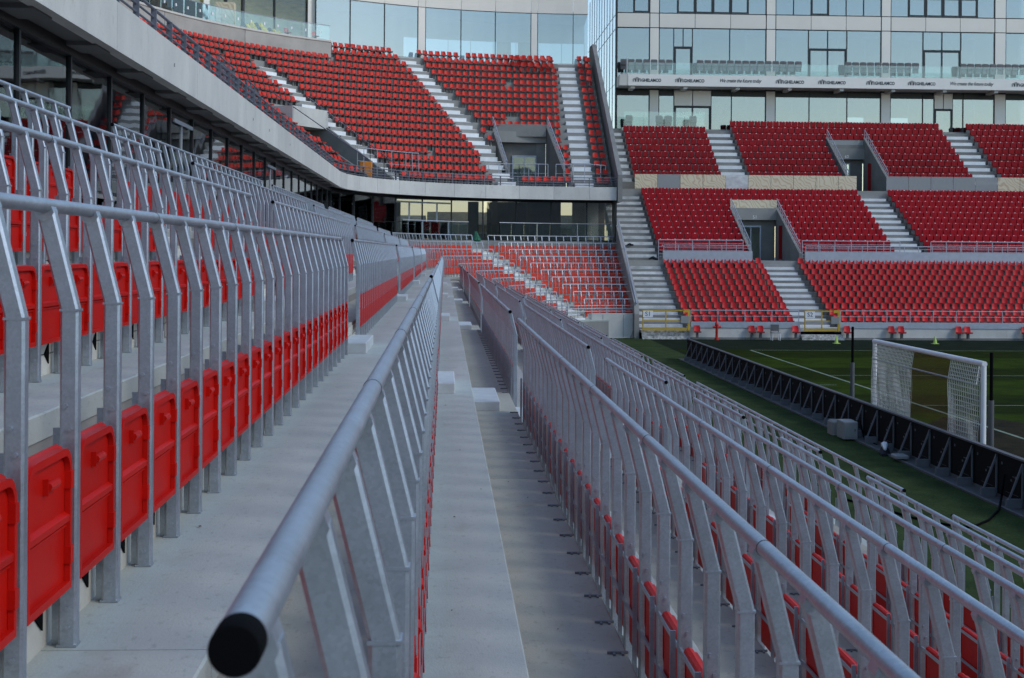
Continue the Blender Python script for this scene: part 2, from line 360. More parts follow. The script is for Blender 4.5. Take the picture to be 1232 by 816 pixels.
# post, seat, brackets in row coordinates (x towards the pitch, 0 = pitch face of the post; y along the row)
def post_mesh(simple=False):
    b = MB(); c = .006; w_, d_ = .046, .040
    def ringp(xr, z, sl=0):
        x0, x1, y0, y1 = xr - w_, xr, -d_/2, d_/2
        return [(x, y, z) for x, y in ((x0+c,y0),(x1-c,y0),(x1,y0+c),(x1,y1-c),(x1-c,y1),(x0+c,y1),(x0,y1-c),(x0,y0+c))]
    b.loft([ringp(0, .0), ringp(0, .865), ringp(-.002, .875), ringp(-.064, 1.122)])
    if not simple:
        b.box(-.0475, .0018, -.0215, .0215, .863, .869)                                   # weld seam at the bend
        b.tube([(-.088, -.022, 1.118), (-.088, .022, 1.118)], .0245, 8)                 # saddle under the rail
        for z, x in ((.56, -.018), (.62, -.030), (.10, -.022), (.05, -.022)):
            b.tube([(x, -.019, z), (x, -.026, z)], .0065, 6)
        b.box(-.070, -.052, .010, .016, .0, .56)                                        # flat bar behind the leg
        b.box(-.050, .001, -.022, .022, 0, .006)                                        # base plate
    return b
post_me = post_mesh().mesh('post', M['galv'], True)
post_simple = post_mesh(True)
def bracket_mesh():
    b = MB()
    b.box(-.170, -.088, .004, .016, .2205, .230); b.box(-.15, -.14, -.02, .004, .2205, .228); b.box(-.115, -.105, -.02, .004, .2205, .228)
    return b
bracket_me = bracket_mesh().mesh('floor_bracket', M['strut'])
def seat_meshes(short=False):
    W = .374; h = W/2
    back = MB()                                          # shell behind: top roll, panel, tapering cheeks
    back.tube([(-.040, -h+.02, .512), (-.040, h-.02, .512)], .018, 8)
    back.box(-.046, -.034, -h+.012, h-.012, .30, .515)
    back.prism_y([(-.055, .36), (-.055, .50), (-.03, .52), (-.012, .17 if short else .12), (-.024, .17 if short else .12)], -h, -h+.008)
    back.prism_y([(-.050, .36), (-.050, .50), (-.03, .52), (-.018, .17), (-.024, .17)], h-.008, h)
    flap = MB()                                           # folded seat pan seen from the pitch side
    x0, x1 = -.030, -.018
    def outline(i, zt, zb, rr):
        a = h - i; o = [(-a, zb), (a, zb)]
        for t in range(5): o.append((a - rr + rr*cos(pi/2*t/4), zt - rr + rr*sin(pi/2*t/4)))
        for t in range(5): o.append((-a + rr - rr*sin(pi/2*t/4), zt - rr + rr*cos(pi/2*t/4)))
        return o
    o1 = outline(0, .525, .165, .062)
    flap.loft([[(x0, y, z) for y, z in o1], [(x1, y, z) for y, z in o1]])
    o2 = outline(.019, .506, .184, .045); fr = x1 + .015
    n = len(o1); vs = [(x1, y, z) for y, z in o1] + [(fr, y*.985, z) for y, z in o1] + [(fr, y, z) for y, z in o2] + [(x1+.001, y*.99, z) for y, z in o2]
    fs = [(r*n+i, r*n+(i+1) % n, (r+1)*n+(i+1) % n, (r+1)*n+i) for r in range(3) for i in range(n)]
    flap.add(vs, fs)
    rib = MB(); rib.prism_y([(x1, .330), (x1+.013, .336), (x1+.014, .352), (x1, .360)], -h+.006, h-.006)
    rib.box(x1+.002, x1+.006, -h+.014, h-.014, .322, .328)
    for z in (.25, .44):
        rib.box(x1, x1+.018, h-.024, h+.002, z-.022, z+.022)
    latch = MB(); latch.tube([(x1+.012, -.02, .452), (x1+.012, .055, .452)], .011, 8); latch.box(x1, x1+.014, -.024, -.016, .432, .472)
    hinge = MB()
    hinge.prism_y([(-.074, .045), (-.050, .02), (-.022, .06), (-.026, .13), (-.050, .165), (-.072, .13)], -h-.004, -h+.002)
    return back, flap, rib, latch, hinge
sb, sf, srib, slat, shin = seat_meshes()
back_me = sb.mesh('backrest', M['red'], True); back_short_me = seat_meshes(True)[0].mesh('backrest', M['red'], True); flap_me = sf.mesh('seat_pan', M['red'], True); rib_me = srib.mesh('seat_rib', M['red'], True)
latch_me = slat.mesh('latch', M['red']); hinge_me = shin.mesh('hinge_plate', M['white'])
clip_me = MB().box(-.012, -.002, -.205, -.187, .262, .288).mesh('clip', M['white'])
simple_seat = MB(); simple_seat.box(-.045, -.018, -.2, .2, .165, .345); simple_seat.box(-.045, -.020, -.2, .2, .35, .525); simple_seat.tube([(-.05,-.19,.515),(-.05,.19,.515)], .018, 5)
notch_me = MB().loft([[(x, -.115, .10), (x, -.045, .05), (x, -.045, .15)] for x in (-.0815, -.076)]).mesh('fixing_and_gap_plate', M['black'])  # darkness of the bracket gaps put in as black wedges
seat_one_me = simple_seat.mesh('seat', M['red'], True)
seat_corner_me = simple_seat.mesh('seat', M['sunlit_red'], True)
cap_me = MB().tube([(0, -.004, 0), (0, .02, 0)], .0196, 20).mesh('end_cap', M['black'], True)
cap0_me = MB().tube([(0, -.012, 0), (0, -.009, 0), (0, .02, 0)], [.0178, .0193, .0195], 28).mesh('end_cap', M['black'], True)
PITCH = .45; RAILX, RAILZ, RR = -.088, 1.135, .0188
segs = [(1.03, 13.62), (15.08, 27.7), (29.15, 41.75), (43.25, 55.85), (57.35, 69.95)]
rowname = {-3: 'top row under the glazing', -2: 'third row above the walkway', -1: 'second row above the walkway', 0: 'row left of the walkway',
           1: 'row with the nearest black cap', 2: 'first row right of walkway', 3: 'second row right of walkway', 4: 'third row right of walkway', 5: 'fourth row right of walkway', 6: 'last seated row above the turf'}
blockname = ['nearest block', 'second block', 'third block', 'fourth block', 'farthest straight block']
for k in range(-3, 7):
    X, Z = footx(k), footz(k)
    for bi, (s0, s1) in enumerate(segs):
        gapx = 1650 * max(.7, abs(X)) * PITCH / (s0 + .8)**2 if bi else 99
        if k != 1: s0 = s0 + .245
        if k == 1 and bi == 0: s0 = .985
        fx = (.002 if k < 1 else 0) if bi == 0 else .018
        detail = 2 if bi == 0 else (1 if (bi == 1 and k >= 2) else 0)
        n = int(round((s1 - s0 - .10) / PITCH))
        t = thing('seat_barrier', 'galvanised rail with red seats, %s, %s' % (rowname[k], blockname[bi]), 'seat barrier', (X, s0, Z), 'safe standing seat barriers along the terrace')
        L = s1 - s0
        b = MB(); b.tube([(RAILX, 0, RAILZ), (RAILX, L, RAILZ)], RR, 24 if bi == 0 else 10, False)
        t_r = inst('handrail', b.mesh('handrail', M['rail'], True), t)
        inst('end_cap', cap0_me if bi == 0 else cap_me, t, (RAILX, 0, RAILZ)); inst('end_cap', cap_me, t, (RAILX, L - .016, RAILZ))
        if bi < 2:                                          # sleeve joints on the tube
            for q in range(4, n, 4):
                j = MB().tube([(RAILX, q*PITCH+.03, RAILZ), (RAILX, q*PITCH+.034, RAILZ)], RR + .0012, 16)
                inst('joint_ring', j.mesh('joint_ring', M['dark'], True), t_r)
        y0 = .07
        hr = MB()
        for z in (.505, .315): hr.box(-.0450, -.0375, y0, y0 + n*PITCH, z-.009, z+.009)
        inst('cross_rail', hr.mesh('cross_rail', M['galv']), t)
        if detail:
            for i in range(n + 1):
                inst('post', post_me, t, (0, y0 + i*PITCH, 0)); 
                if bi == 0 or k >= 2: inst('floor_bracket', bracket_me, t, (0, y0 + i*PITCH, 0))
                if bi == 0 and -3 < k < 1: inst('fixing_and_gap_plate', notch_me, t, (0, y0 + i*PITCH, 0))
            for i in range(n):
                yc = y0 + (i + .5)*PITCH - .018
                if detail == 2:
                    s = inst('seat', flap_me, t, (fx, yc, 0)); inst('backrest', back_me if k > 0 else back_short_me, s, (.017 if k > 0 else 0, 0, 0)); inst('seat_rib', rib_me, s); inst('latch', latch_me, s); inst('hinge_plate', hinge_me, s)
                    if random.random() < .12: inst('clip', clip_me, s)
                else: inst('seat', seat_one_me, t, (fx, yc, 0))
        else:
            replicate('posts', post_simple, [(X, s0 + y0 + i*PITCH, Z, 0) for i in range(n+1)], M['galv'], t)
            replicate('seats', simple_seat, [(X+fx, s0 + y0 + (i+.5)*PITCH, Z, 0) for i in range(n)], M['red'], t)
# steps in the gangways
for k in range(-2, 8):
    for ai, (a0, a1) in enumerate([(13.66, 15.04), (27.74, 29.11), (41.8, 43.2), (55.9, 57.3)]):
        X, Z = footx(k), footz(k)
        b = MB().cbox(X+RIS+.008, X+.17, a0 + random.uniform(0,.05), a1 - random.uniform(0,.05), Z+.001, Z+.105, .008)
        tag(obj('step_block', b, 'block'), 'pale concrete half step, %s gangway, foot of %s row below the glazing' % (nth(ai), nth(k+2)), 'step', 'half steps in the terrace gangways')
        b = MB().cbox(X-T+NOSE+.004, X-T+NOSE+.27, a0, a1, Z+UP+.001, Z+UP+.095, .008)
        tag(obj('step_block', b, 'block'), 'half step on darker tread, %s gangway, behind %s row below the glazing' % (nth(ai), nth(k+2)), 'step', 'half steps in the terrace gangways')
# barrier along the front of the terrace
for bi, (s0, s1) in enumerate(segs):
    X, Z = footx(7), footz(7)
    t = thing('front_barrier', 'two rail galvanised front barrier above the turf, %s' % blockname[bi], 'barrier', (X, s0, Z), 'front barriers above the turf')
    for z, nm in ((RAILZ, 'top_rail'), (.93, 'lower_rail')):
        inst(nm, MB().tube([(RAILX, 0, z), (RAILX, s1-s0, z)], RR if z > 1 else .014, 10, False).mesh(nm, M['rail'], True), t)
        inst('end_cap', cap_me, t, (RAILX, 0, z)); inst('end_cap', cap_me, t, (RAILX, s1-s0-.016, z))
    for i in range(15): inst('post', post_me, t, (0, .07 + i*.889, 0))
def wide_post():
    q = post_mesh(True); q.v = [(x, y*1.15, z) for x, y, z in q.v]; return q.mesh('post', M['galv'])
# corner part of the rows, round the bend up to the slanted wall
S_AISLE = CY + 9.0*rad(55)
for k in range(-2, 8):
    X, Z = footx(k), footz(k); r = CX - X
    for part, (a0, a1) in enumerate(((rad(4), rad(55.5-.42*(7-k)) - .62/r), (rad(55.5-.42*(7-k)) + .62/r, pi/2 + .62/r))):
        L = (a1 - a0) * r; n = int(L / PITCH); n = max(n, 1)
        t = thing('seat_barrier', 'corner rail with red seats, %s of the white steps, %s row up' % (('left', 'right')[part], nth(7-k)), 'seat barrier', (CX, CY, Z), 'safe standing seat barriers round the corner')
        def pp(a, off=0):
            rr_ = r - off
            if a <= pi/2: return (-rr_*cos(a), rr_*sin(a))
            return ((a - pi/2)*r, rr_)
        pts = [(*pp(a0 + (a1-a0)*i/14, RAILX), RAILZ) for i in range(15)]
        inst('handrail', MB().tube(pts, .028, 6).mesh('handrail', M['rail_far'], True), t)
        p2 = [(*pp(a0 + (a1-a0)*i/14, -.074), .505) for i in range(15)]
        inst('cross_rail', MB().tube(p2, .012, 4).mesh('cross_rail', M['rail_far']), t)
        for i in range(n + 1):
            a = a0 + (a1-a0)*i/n
            inst('post', post_simple_me if 'post_simple_me' in globals() else globals().setdefault('post_simple_me', wide_post()), t, (*pp(a), 0), -min(a, pi/2))
            if i < n:
                am = a0 + (a1-a0)*(i+.5)/n
                inst('seat', seat_corner_me, t, (*pp(am), 0), -min(am, pi/2))
    # front barrier row of the corner
t = thing('front_barrier', 'two rail barrier on the corner front wall beside the first yellow gate', 'barrier', (CX, CY, footz(7)))
r = CX - footx(7)
for z in (.78, .62, .46):
    inst('rail', MB().tube([(-(r-.12)*cos(a), (r-.12)*sin(a), z) for a in [pi/2*i/10 for i in range(11)]] + [(.6, r-.12, z)], .022, 6).mesh('rail', M['rail_far']), t)
for i in range(9):
    a = pi/2*i/8; inst('post', MB().box(.10, .14, -.02, .02, 0, .78).mesh('post', M['rail_far']), t, (-r*cos(a), r*sin(a), 0), -a)
# white corner steps
t = thing('corner_steps', 'white painted gangway steps running diagonally down the standing corner', 'steps', (5, 77, G))
for k in range(-2, 8):
    r = CX - footx(k)
    for dd, hh in ((RIS, footz(k)), (-.33, footz(k)+.105)):
        pass
    for (ra, rb, h0, h1) in ((r+.09-.30, r+.088, footz(k)+.001, footz(k)+.11), (r+.09+.18, r+T-NOSE, footz(k)+UP+.001, footz(k)+UP+.09)):
        am = rad(55.5 - .42*(7-k)); da = .52 / r
        p = [(CX-ra*cos(am-da), CY+ra*sin(am-da)), (CX-ra*cos(am+da), CY+ra*sin(am+da)), (CX-rb*cos(am+da), CY+rb*sin(am+da)), (CX-rb*cos(am-da), CY+rb*sin(am-da))]
        obj('step', MB().loft([[(x,y,h0) for x,y in p],[(x,y,h1) for x,y in p]]), 'step', t)
# corner front wall and slanted wall
b = MB().box(7.9, 10.55, 76.35, 76.55, G-.1, -3.42); tag(obj('front_wall', b, 'conc'), 'pale concrete front wall closing the standing corner above the turf', 'wall')
for x_ in (8.85, 10.0): tag(obj('wall_joint', MB().box(x_, x_+.025, 76.342, 76.349, G, -3.5), 'conc_dk'), 'thin vertical joint in the pale corner front wall, %s one' % ('left' if x_ < 9 else 'right'), 'joint')
b = MB().prism_x([(75.9, G-.2), (75.9, -3.45), (76.2, -2.75), (85.2, 2.1), (85.2, G-.2)], 10.58, 10.84)
tag(obj('slanted_wall', b, 'conc_mid'), 'grey slanted parapet wall between the standing corner and the long white stairs', 'wall')
b = MB(); b.tube([(10.71, 76.0, -2.85), (10.71, 84.4, 2.0)], .035, 6); 
for q in (0, .33, .66, .97): b.box(10.69, 10.73, 76.1+q*8.3, 76.14+q*8.3, -3.2+q*4.7, -2.85+q*4.85)
tag(obj('wall_handrail', b, 'rail_far'), 'steel handrail on top of the slanted parapet wall', 'handrail')

# ------------------------------------------------------------------ fascia, soffit, glazing of the near stand and corner
FC = (8.9, 70.0); FR = 14.2
def fpath(off, s0=-14., n=14, x_end=10.6):
    p = [(FC[0]-FR-off, s0)] + [(FC[0]-FR-off, y) for y in (10, 25, 40, 55)]
    p += [(FC[0]-(FR+off)*cos(a), FC[1]+(FR+off)*sin(a)) for a in [pi/2*i/n for i in range(n+1)]] + [(x_end, FC[1]+FR+off)]
    return p
def strip(mb, offs_h, pts_fn):
    rings = [[] for _ in range(len(pts_fn(0)))]
    for off, h in offs_h:
        for i, (x, y) in enumerate(pts_fn(off)): rings[i].append((x, y, h))
    mb.loft(rings)
fas = thing('concrete_fascia', 'long pale concrete band curving round over the dark glazing', 'fascia', (-5.3, 30, 3.2))
def fas_panel(p0, p1):
    d = Vector((p1[0]-p0[0], p1[1]-p0[1], 0)).normalized(); nrm = Vector((-d.y, d.x, 0))   # outwards from pitch = left of travel
    q0, q1 = Vector((*p0, 0)) + d*.008, Vector((*p1, 0)) - d*.008
    b = MB(); prof = [(0, 3.2), (0, 3.99), (.012, 4.0), (.22, 4.0), (.22, 3.2)]
    b.loft([[tuple(q + nrm*o + Vector((0, 0, h))) for o, h in prof] for q in (q0, q1)])
    obj('concrete_panel', b, 'conc', fas)
yy = [-14, -6, 1, 8, 15.2, 22.4, 29.6, 36.8, 44, 51.2, 58.4, 65.6, 70]
for a, b_ in zip(yy, yy[1:]): fas_panel((FC[0]-FR, a), (FC[0]-FR, b_))
an = [pi/2*i/10 for i in range(11)]
for a, b_ in zip(an, an[1:]): fas_panel((FC[0]-FR*cos(a), FC[1]+FR*sin(a)), (FC[0]-FR*cos(b_), FC[1]+FR*sin(b_)))
fas_panel((8.9, 84.2), (10.58, 84.2))
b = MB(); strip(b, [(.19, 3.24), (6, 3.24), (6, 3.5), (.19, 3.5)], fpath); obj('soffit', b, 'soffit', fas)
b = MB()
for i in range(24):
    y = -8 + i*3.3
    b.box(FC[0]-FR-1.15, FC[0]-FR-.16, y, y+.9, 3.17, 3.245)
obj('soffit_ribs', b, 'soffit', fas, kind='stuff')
# small cast-in fittings on the fascia
for y in (12.6, 17.5, 27, 38, 41.5, 47):
    obj('fixing_and_gap_plate', MB().box(-5.283, -5.276, y, y+.03, 3.55, 3.62), 'dark', fas)
# fascia railing
rl = thing('fascia_railing', 'dark grey four rail railing running along the top of the concrete band', 'railing', (-5.6, 30, 4))
for h in (.12, .27, .42, .58):
    b = MB(); b.tube([(x, y, 4+h) for x, y in fpath(.28)], .022 if h < .5 else .03, 6); obj('rail', b, 'dark_rail', rl)
pp_ = fpath(.28)
pm = MB().box(-.055, .055, -.02, .02, 0, .58).mesh('post', M['dark_rail'])
for i in range(56): inst('post', pm, rl, (FC[0]-FR-.28+5.6, -14+i*1.5-30, 0))
for i in range(1, 21):
    a = pi/2*i/20; inst('post', pm, rl, (FC[0]-(FR+.28)*cos(a)+5.6, FC[1]+(FR+.28)*sin(a)-30, 0), -a)
# stair balustrades showing above the railing
for j, y in enumerate((36., 41.)):
    t = thing('gangway_balustrade', 'small grey balustrade rising above the long railing, %s one' % ('nearer', 'farther')[j], 'railing', (-5.9, y, 4))
    for h in (.55, .72, .9, 1.05): inst('rail', MB().tube([(0, 0, h), (0, 2.6, h)], .022, 6).mesh('rail', M['dark_rail']), t)
    for q in range(4): inst('post', MB().box(-.02, .02, q*.86, q*.86+.04, 0, 1.05).mesh('post', M['dark_rail']), t)
# ground-floor glazing, near stand
gl = thing('concourse_glazing', 'dark framed floor to ceiling glazing of the concourse above the standing rows', 'glazing', (-6, 30, .65))
gx = -6.0
mull = [19.5 - 2.645*i for i in range(12, 0, -1)] + [19.5 + 2.645*i for i in range(20)]
b = MB(); b.box(gx-.06, gx+.06, mull[0], 70, .65, .73); obj('bottom_frame', b, 'frame', gl)
b = MB(); b.box(gx-.06, gx+.08, mull[0], 70, 3.06, 3.236); obj('top_frame', b, 'frame', gl)
for i, y in enumerate(mull):
    obj('mullion', MB().box(gx-.05, gx+.05, y-.04, y+.04, .73, 3.06), 'frame', gl)
    y1 = mull[i+1] if i+1 < len(mull) else 70
    obj('pane', MB().box(gx-.01, gx+.01, y+.04, y1-.04, .73, 3.06), 'glass_dark', gl)
for y in (30.08, 45.95):
    d = obj('door', MB().box(gx+.012, gx+.04, y+1.28, y+1.36, .73, 2.8), 'rail_far', gl); obj('closer', MB().box(gx+.05, gx+.09, y+.2, y+2.4, 2.78, 2.86), 'rail_far', d)
# corner glazing: polyline of bays
gc = thing('corner_glazing', 'dark framed glazing curving under the concrete band behind the standing corner', 'glazing', (2, 84, .65))
bays = [(FC[0]-(14.9+sin(a))*cos(a), FC[1]+(14.9+sin(a))*sin(a)) for a in [pi/2*i/11 for i in range(12)]] + [(10.5, 85.9)]
def seg_box(b, p0, p1, th, h0, h1, e=0):
    p0, p1 = Vector((*p0, 0)), Vector((*p1, 0)); d = (p1-p0).normalized(); nrm = Vector((-d.y, d.x, 0))*th/2; p0 = p0 + d*e; p1 = p1 - d*e
    q = [p0-nrm, p1-nrm, p1+nrm, p0+nrm]; b.loft([[(v.x, v.y, h0) for v in q], [(v.x, v.y, h1) for v in q]])
for p0, p1 in zip(bays, bays[1:]):
    b = MB(); seg_box(b, p0, p1, .02, .73, 3.08, .04); obj('pane', b, 'glass_dark', gc)
    b = MB(); seg_box(b, p0, p1, .12, .655, .73); obj('bottom_frame', b, 'frame', gc)
    b = MB(); seg_box(b, p0, p1, .12, 3.08, 3.236); obj('top_frame', b, 'frame', gc)
    obj('mullion', MB().box(p0[0]-.045, p0[0]+.045, p0[1]-.06, p0[1]+.06, .73, 3.08), 'frame', gc)
    b = MB(); seg_box(b, (p0[0], p0[1]-.0), p1, .01, .73, 3.08)
for i in (5, 6):                                           # sliding door frames
    p = bays[i]; q = bays[i+1]; m_ = ((p[0]+q[0])/2, (p[1]+q[1])/2 - .05)
    b = MB().box(m_[0]-.05, m_[0]+.05, m_[1]-.05, m_[1]+.03, .73, 2.85); obj('door_post', b, 'rail_far', gc)
    b = MB(); seg_box(b, (p[0], p[1]-.07), (q[0], q[1]-.07), .06, 2.82, 2.92); obj('door_head', b, 'rail_far', gc)
# concourse interior
itr = thing('concourse_interior', 'dark brown back walls and columns seen through the ground glazing', 'interior', (0, 90, .65))
obj('back_wall', MB().box(-10.2, -10, -14, 78, .65, 3.24), 'brown', itr)
obj('back_wall', MB().box(1.5, 2.2, 89.8, 90, .65, 3.24), 'brown', itr); obj('back_wall', MB().box(2.75, 7.6, 89.8, 90, .65, 3.24), 'brown', itr); obj('back_wall', MB().box(8.7, 10.5, 89.8, 90, .65, 3.24), 'brown', itr)
obj('back_wall', MB().box(-12, -8.6, 89.8, 90, .65, 3.24), 'brown', itr); obj('back_wall', MB().box(-8.6, -6.2, 89.8, 90, 1.8, 3.24), 'brown', itr); obj('back_wall', MB().box(-6.2, -2.9, 89.8, 90, 2.1, 3.24), 'brown', itr); obj('back_wall', MB().box(-4.4, -2.9, 89.8, 90, .65, 2.1), 'brown', itr)
obj('floor', MB().box(-12, 10.5, 86.32, 92, .45, .652), 'conc_mid', itr); obj('floor', MB().box(-10, -6.52, -14, 84, .45, .652), 'conc_mid', itr)
for x, y in ((5.2, 87.6), (9.0, 87.8), (-3.6, 86.9), (3.0, 87.6)): obj('column', MB().box(x, x+.35, y, y+.35, .652, 3.24), 'cream' if x > 8 else 'brown', itr)
obj('partition', MB().box(8.2, 9.9, 88.2, 88.3, .652, 3.24), 'cream', itr)
for j, (x, wd, hh, yy_) in enumerate(((-8.5, 6.8, 1.7, 106), (-1.2, 5.6, 2.0, 106), (5.0, 6.2, 1.8, 106))):
    hs = thing('house', 'cream rendered house outside, seen through the glazed doors, %s' % ('left one', 'middle one', 'right one')[j], 'house', (x, yy_, G))
    obj('wall', MB().box(x, x+wd, yy_, yy_+6, G, hh), 'house', hs)
    obj('roof', MB().prism_x([(yy_-.3, hh), (yy_+6.3, hh), (yy_+3, hh+1.1)], x-.2, x+wd+.2), 'house_roof', hs)
    for q in range(2):
        for z in (-1.6, .55):
            wn = obj('window', MB().box(x+.9+q*2.6, x+1.9+q*2.6, yy_-.05, yy_+.02, z, z+.9), 'white', hs); obj('pane', MB().box(x+1+q*2.6, x+1.8+q*2.6, yy_-.07, yy_-.052, z+.1, z+.8), 'conc_mid', wn)
# glass balustrade on the corner concourse edge
bl = thing('glass_balustrade', 'thin steel handrail and posts on the concourse edge before the dark glazing', 'balustrade', (4, 84, .65))
hp = [(CX-13.36*cos(a), CY+13.36*sin(a)) for a in [rad(22 + 28*i/8) for i in range(9)]]
hp2 = [(CX-13.36*cos(a), CY+13.36*sin(a)) for a in [rad(60 + 30*i/8) for i in range(9)]] + [(10.5, 85.36)]
for h_ in (hp, hp2):
    obj('handrail', MB().tube([(x, y, 1.75) for x, y in h_], .028, 6), 'rail_far', bl)
    for x, y in h_[::3] + [h_[0]]: obj('post', MB().box(x-.02, x+.02, y-.02, y+.02, .65, 1.75), 'rail_far', bl)
    for p0, p1 in zip(h_, h_[1:]):
        b = MB(); seg_box(b, p0, p1, .02, .72, 1.68, .03); obj('glass_pane', b, 'glass_clear', bl)
b = MB()
for i in range(6):
    a = 2*pi*i/6
    b.tube([(1.9+.15*cos(a), 82.6+.1*sin(a), .6), (1.9+.08*cos(a+.6), 82.6, .85), (1.8+.02*i, 82.65, 1.2)], [.2, .13, .03], 6)
tag(obj('folded_sheet', b, 'green', smooth=True), 'dark green sheet bundled against the handrail above the corner steps', 'sheet')

# ------------------------------------------------------------------ stadium seats (templates, facing -Y at rot 0)
def tub(h=.42):
    b = MB(); w2 = .168
    rows = [(.02, .41, .14), (.05, .43, w2), (.10, .60, w2), (.135, .735, w2*.84)]
    def rg(dy): return [[(x, y+dy+ (abs(x)/w2)**2*-.05, z) for x in (-ww, -ww*.5, 0, ww*.5, ww)] for y, z, ww in rows]
    f_, k_ = rg(.12), rg(.15)
    for A, flip in ((f_, 0), (k_, 1)): b.loft(A, closed=False)
    n = 5
    # rim
    e0 = [r[0] for r in f_] + [p for p in f_[-1][1:]] + [r[-1] for r in f_[::-1][1:]]
    e1 = [r[0] for r in k_] + [p for p in k_[-1][1:]] + [r[-1] for r in k_[::-1][1:]]
    b.loft([e0, e1], closed=False)
    b.loft([[(-w2, -.22, .43), (w2, -.22, .43), (w2, -.22, .39), (-w2, -.22, .39)], [(-w2, .15, .41), (w2, .15, .41), (w2, .15, .37), (-w2, .15, .37)]])
    b.mi = 1; b.box(-.05, .05, -.05, .17, .05, .37); b.box(-.165, .165, -.20, .10, .345, .385); b.mi = 0  # leg bracket, then a wide dark slab put in as the shade line below
    return b
def folded(num=True):
    b = MB(); w2 = .212
    b.loft([[(-w2, .0, .44), (w2, .0, .44), (w2, .0, .80), (w2*.8, .02, .845), (-w2*.8, .02, .845), (-w2, .0, .80)],
            [(-w2, .07, .44), (w2, .07, .44), (w2, .11, .80), (w2*.8, .13, .845), (-w2*.8, .13, .845), (-w2, .11, .80)]])
    b.loft([[(-w2*.97, -.085, .41), (w2*.97, -.085, .41), (w2*.97, -.10, .74), (w2*.8, -.09, .78), (-w2*.8, -.09, .78), (-w2*.97, -.10, .74)],
            [(-w2*.97, -.03, .37), (w2*.97, -.03, .37), (w2*.97, -.04, .76), (w2*.8, -.04, .79), (-w2*.8, -.04, .79), (-w2*.97, -.04, .76)]])
    b.mi = 1; b.box(-.19, .19, -.01, .09, .05, .38); b.mi = 2
    b.box(-.035, .035, -.006, -.001, .795, .835) if num else None
    b.mi = 0; return b
tub_t, fold_t = tub(), folded()
tub_me = tub_t.mesh('seat', [M['red_far'], M['dark']], True)
tub_low = tub_t.mesh('seat', [M['red_lower'], M['dark']], True)
fold_t2 = folded(); fold_t2.v = [(x, y, z) for x, y, z in fold_t2.v]
for q, i in enumerate(range(len(fold_t2.m))): pass
fold_me = fold_t.mesh('seat', [M['red_dark'], M['dark'], M['white']])
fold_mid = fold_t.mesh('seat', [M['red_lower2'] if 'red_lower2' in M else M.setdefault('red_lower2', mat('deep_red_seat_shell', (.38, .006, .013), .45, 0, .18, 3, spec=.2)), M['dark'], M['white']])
greyf_t = folded(False); greyf_me = greyf_t.mesh('grey_chair', [M['grey_seat'], M['dark']], True)
grey_me = tub_t.mesh('seat', [M['grey_seat'], M['dark']], True)

# ------------------------------------------------------------------ upper tier in the corner
up = thing('corner_upper_tier', 'steep concrete upper tier of the corner carrying rows of red seats', 'stand', (2, 86, 4))
UT, UR = .82, .56
def uz(i): return 3.95 + UR*i
def urho(i): return FR + .42 + UT*i
def upos(rho, a):
    if a <= pi/2: return FC[0]-rho*cos(a), FC[1]+rho*sin(a)
    return FC[0]+(a-pi/2)*rho, FC[1]+rho
def xang(rho, x): return math.acos((FC[0]-x)/rho) if x < FC[0] else pi/2 + (x-FC[0])/rho
AP = rad(53.3)
def inhole(i, a, rho):
    x, y = upos(rho, a)
    sk = .75*(1-i/6.)
    if 0 < i <= 6 and 3.1+sk <= x <= 6.75+sk: return 1
    if i <= 7 and rad(26) <= a <= rad(35.5): return 2
    return 0
A0 = rad(-6)
for i in range(18):
    rho = urho(i); aend = pi/2 + 1.55/rho; h = uz(i)
    if i > 15: a_s = AP
    else: a_s = A0
    ranges = []; a = a_s; cur = None; N = 90
    for q in range(N+1):
        a = a_s + (aend-a_s)*q/N
        ok = not inhole(i, a, rho+.4)
        if ok:
            if cur is None: cur = [a, a]
            cur[1] = a
        elif cur: ranges.append(cur); cur = None
    if cur: ranges.append(cur)
    for a0, a1 in ranges:
        b = MB(); n = max(2, int((a1-a0)/rad(3))); rings = []
        for q in range(n+1):
            aa = a0 + (a1-a0)*q/n
            rings.append([(*upos(rho, aa), h-UR-.15), (*upos(rho, aa), h), (*upos(rho+UT+.002, aa), h), (*upos(rho+UT+.002, aa), h-UR-.15)])
        b.loft(rings); obj('seating_step', b, 'conc_mid', up)
# backing under tier along the near stand, hidden behind the fascia
b = MB(); b.prism_y([(FC[0]-FR-.22, 3.5), (FC[0]-FR-.22, 3.9), (-15, 9.9), (-15, 3.5)], -14, 68.8); struct('upper_tier_deck', b, 'conc_mid')
b = MB(); b.prism_y([(FC[0]-FR-5.8, 3.24), (-22, 3.24), (-22, 18), (-21.5, 18), (-15, 9.8)], -14, 70); struct('upper_tier_back', b, 'conc_dk')
# aisles of the upper tier
def aisle_c(j, i):
    rho = urho(i)
    if j == 0: return rad(37.6 + .0*i)
    if j == 1: return rad(70.5 - .27*i)
    return xang(rho, 8.65)
ast = []
for j in range(3):
    t = thing('gangway_steps', ('white gangway steps in the upper corner nearest the curved parapet', 'white gangway steps in the upper corner left of the doorway', 'white gangway steps in the upper corner beside the slanted wall')[j], 'steps', (*upos(urho(0), aisle_c(j, 0)), uz(0)), 'white steps in the upper corner')
    ast.append(t)
    for i in range(0, (14 if j == 0 else 18)):
        rho = urho(i); am = aisle_c(j, i); da = .60/rho
        for (ra, rb, h0, h1) in ((rho-.36, rho-.002, uz(i)-UR+.002, uz(i)-UR*.45), (rho+.01, rho+.40, uz(i)+.002, uz(i)+.03)):
            if i == 0 and ra < rho - .3: continue
            b = MB(); p = [upos(ra, am-da), upos(ra, am+da), upos(rb, am+da), upos(rb, am-da)]
            b.loft([[(x, y, h0) for x, y in p], [(x, y, h1) for x, y in p]]); obj('step', b, 'step', t)
seats = []
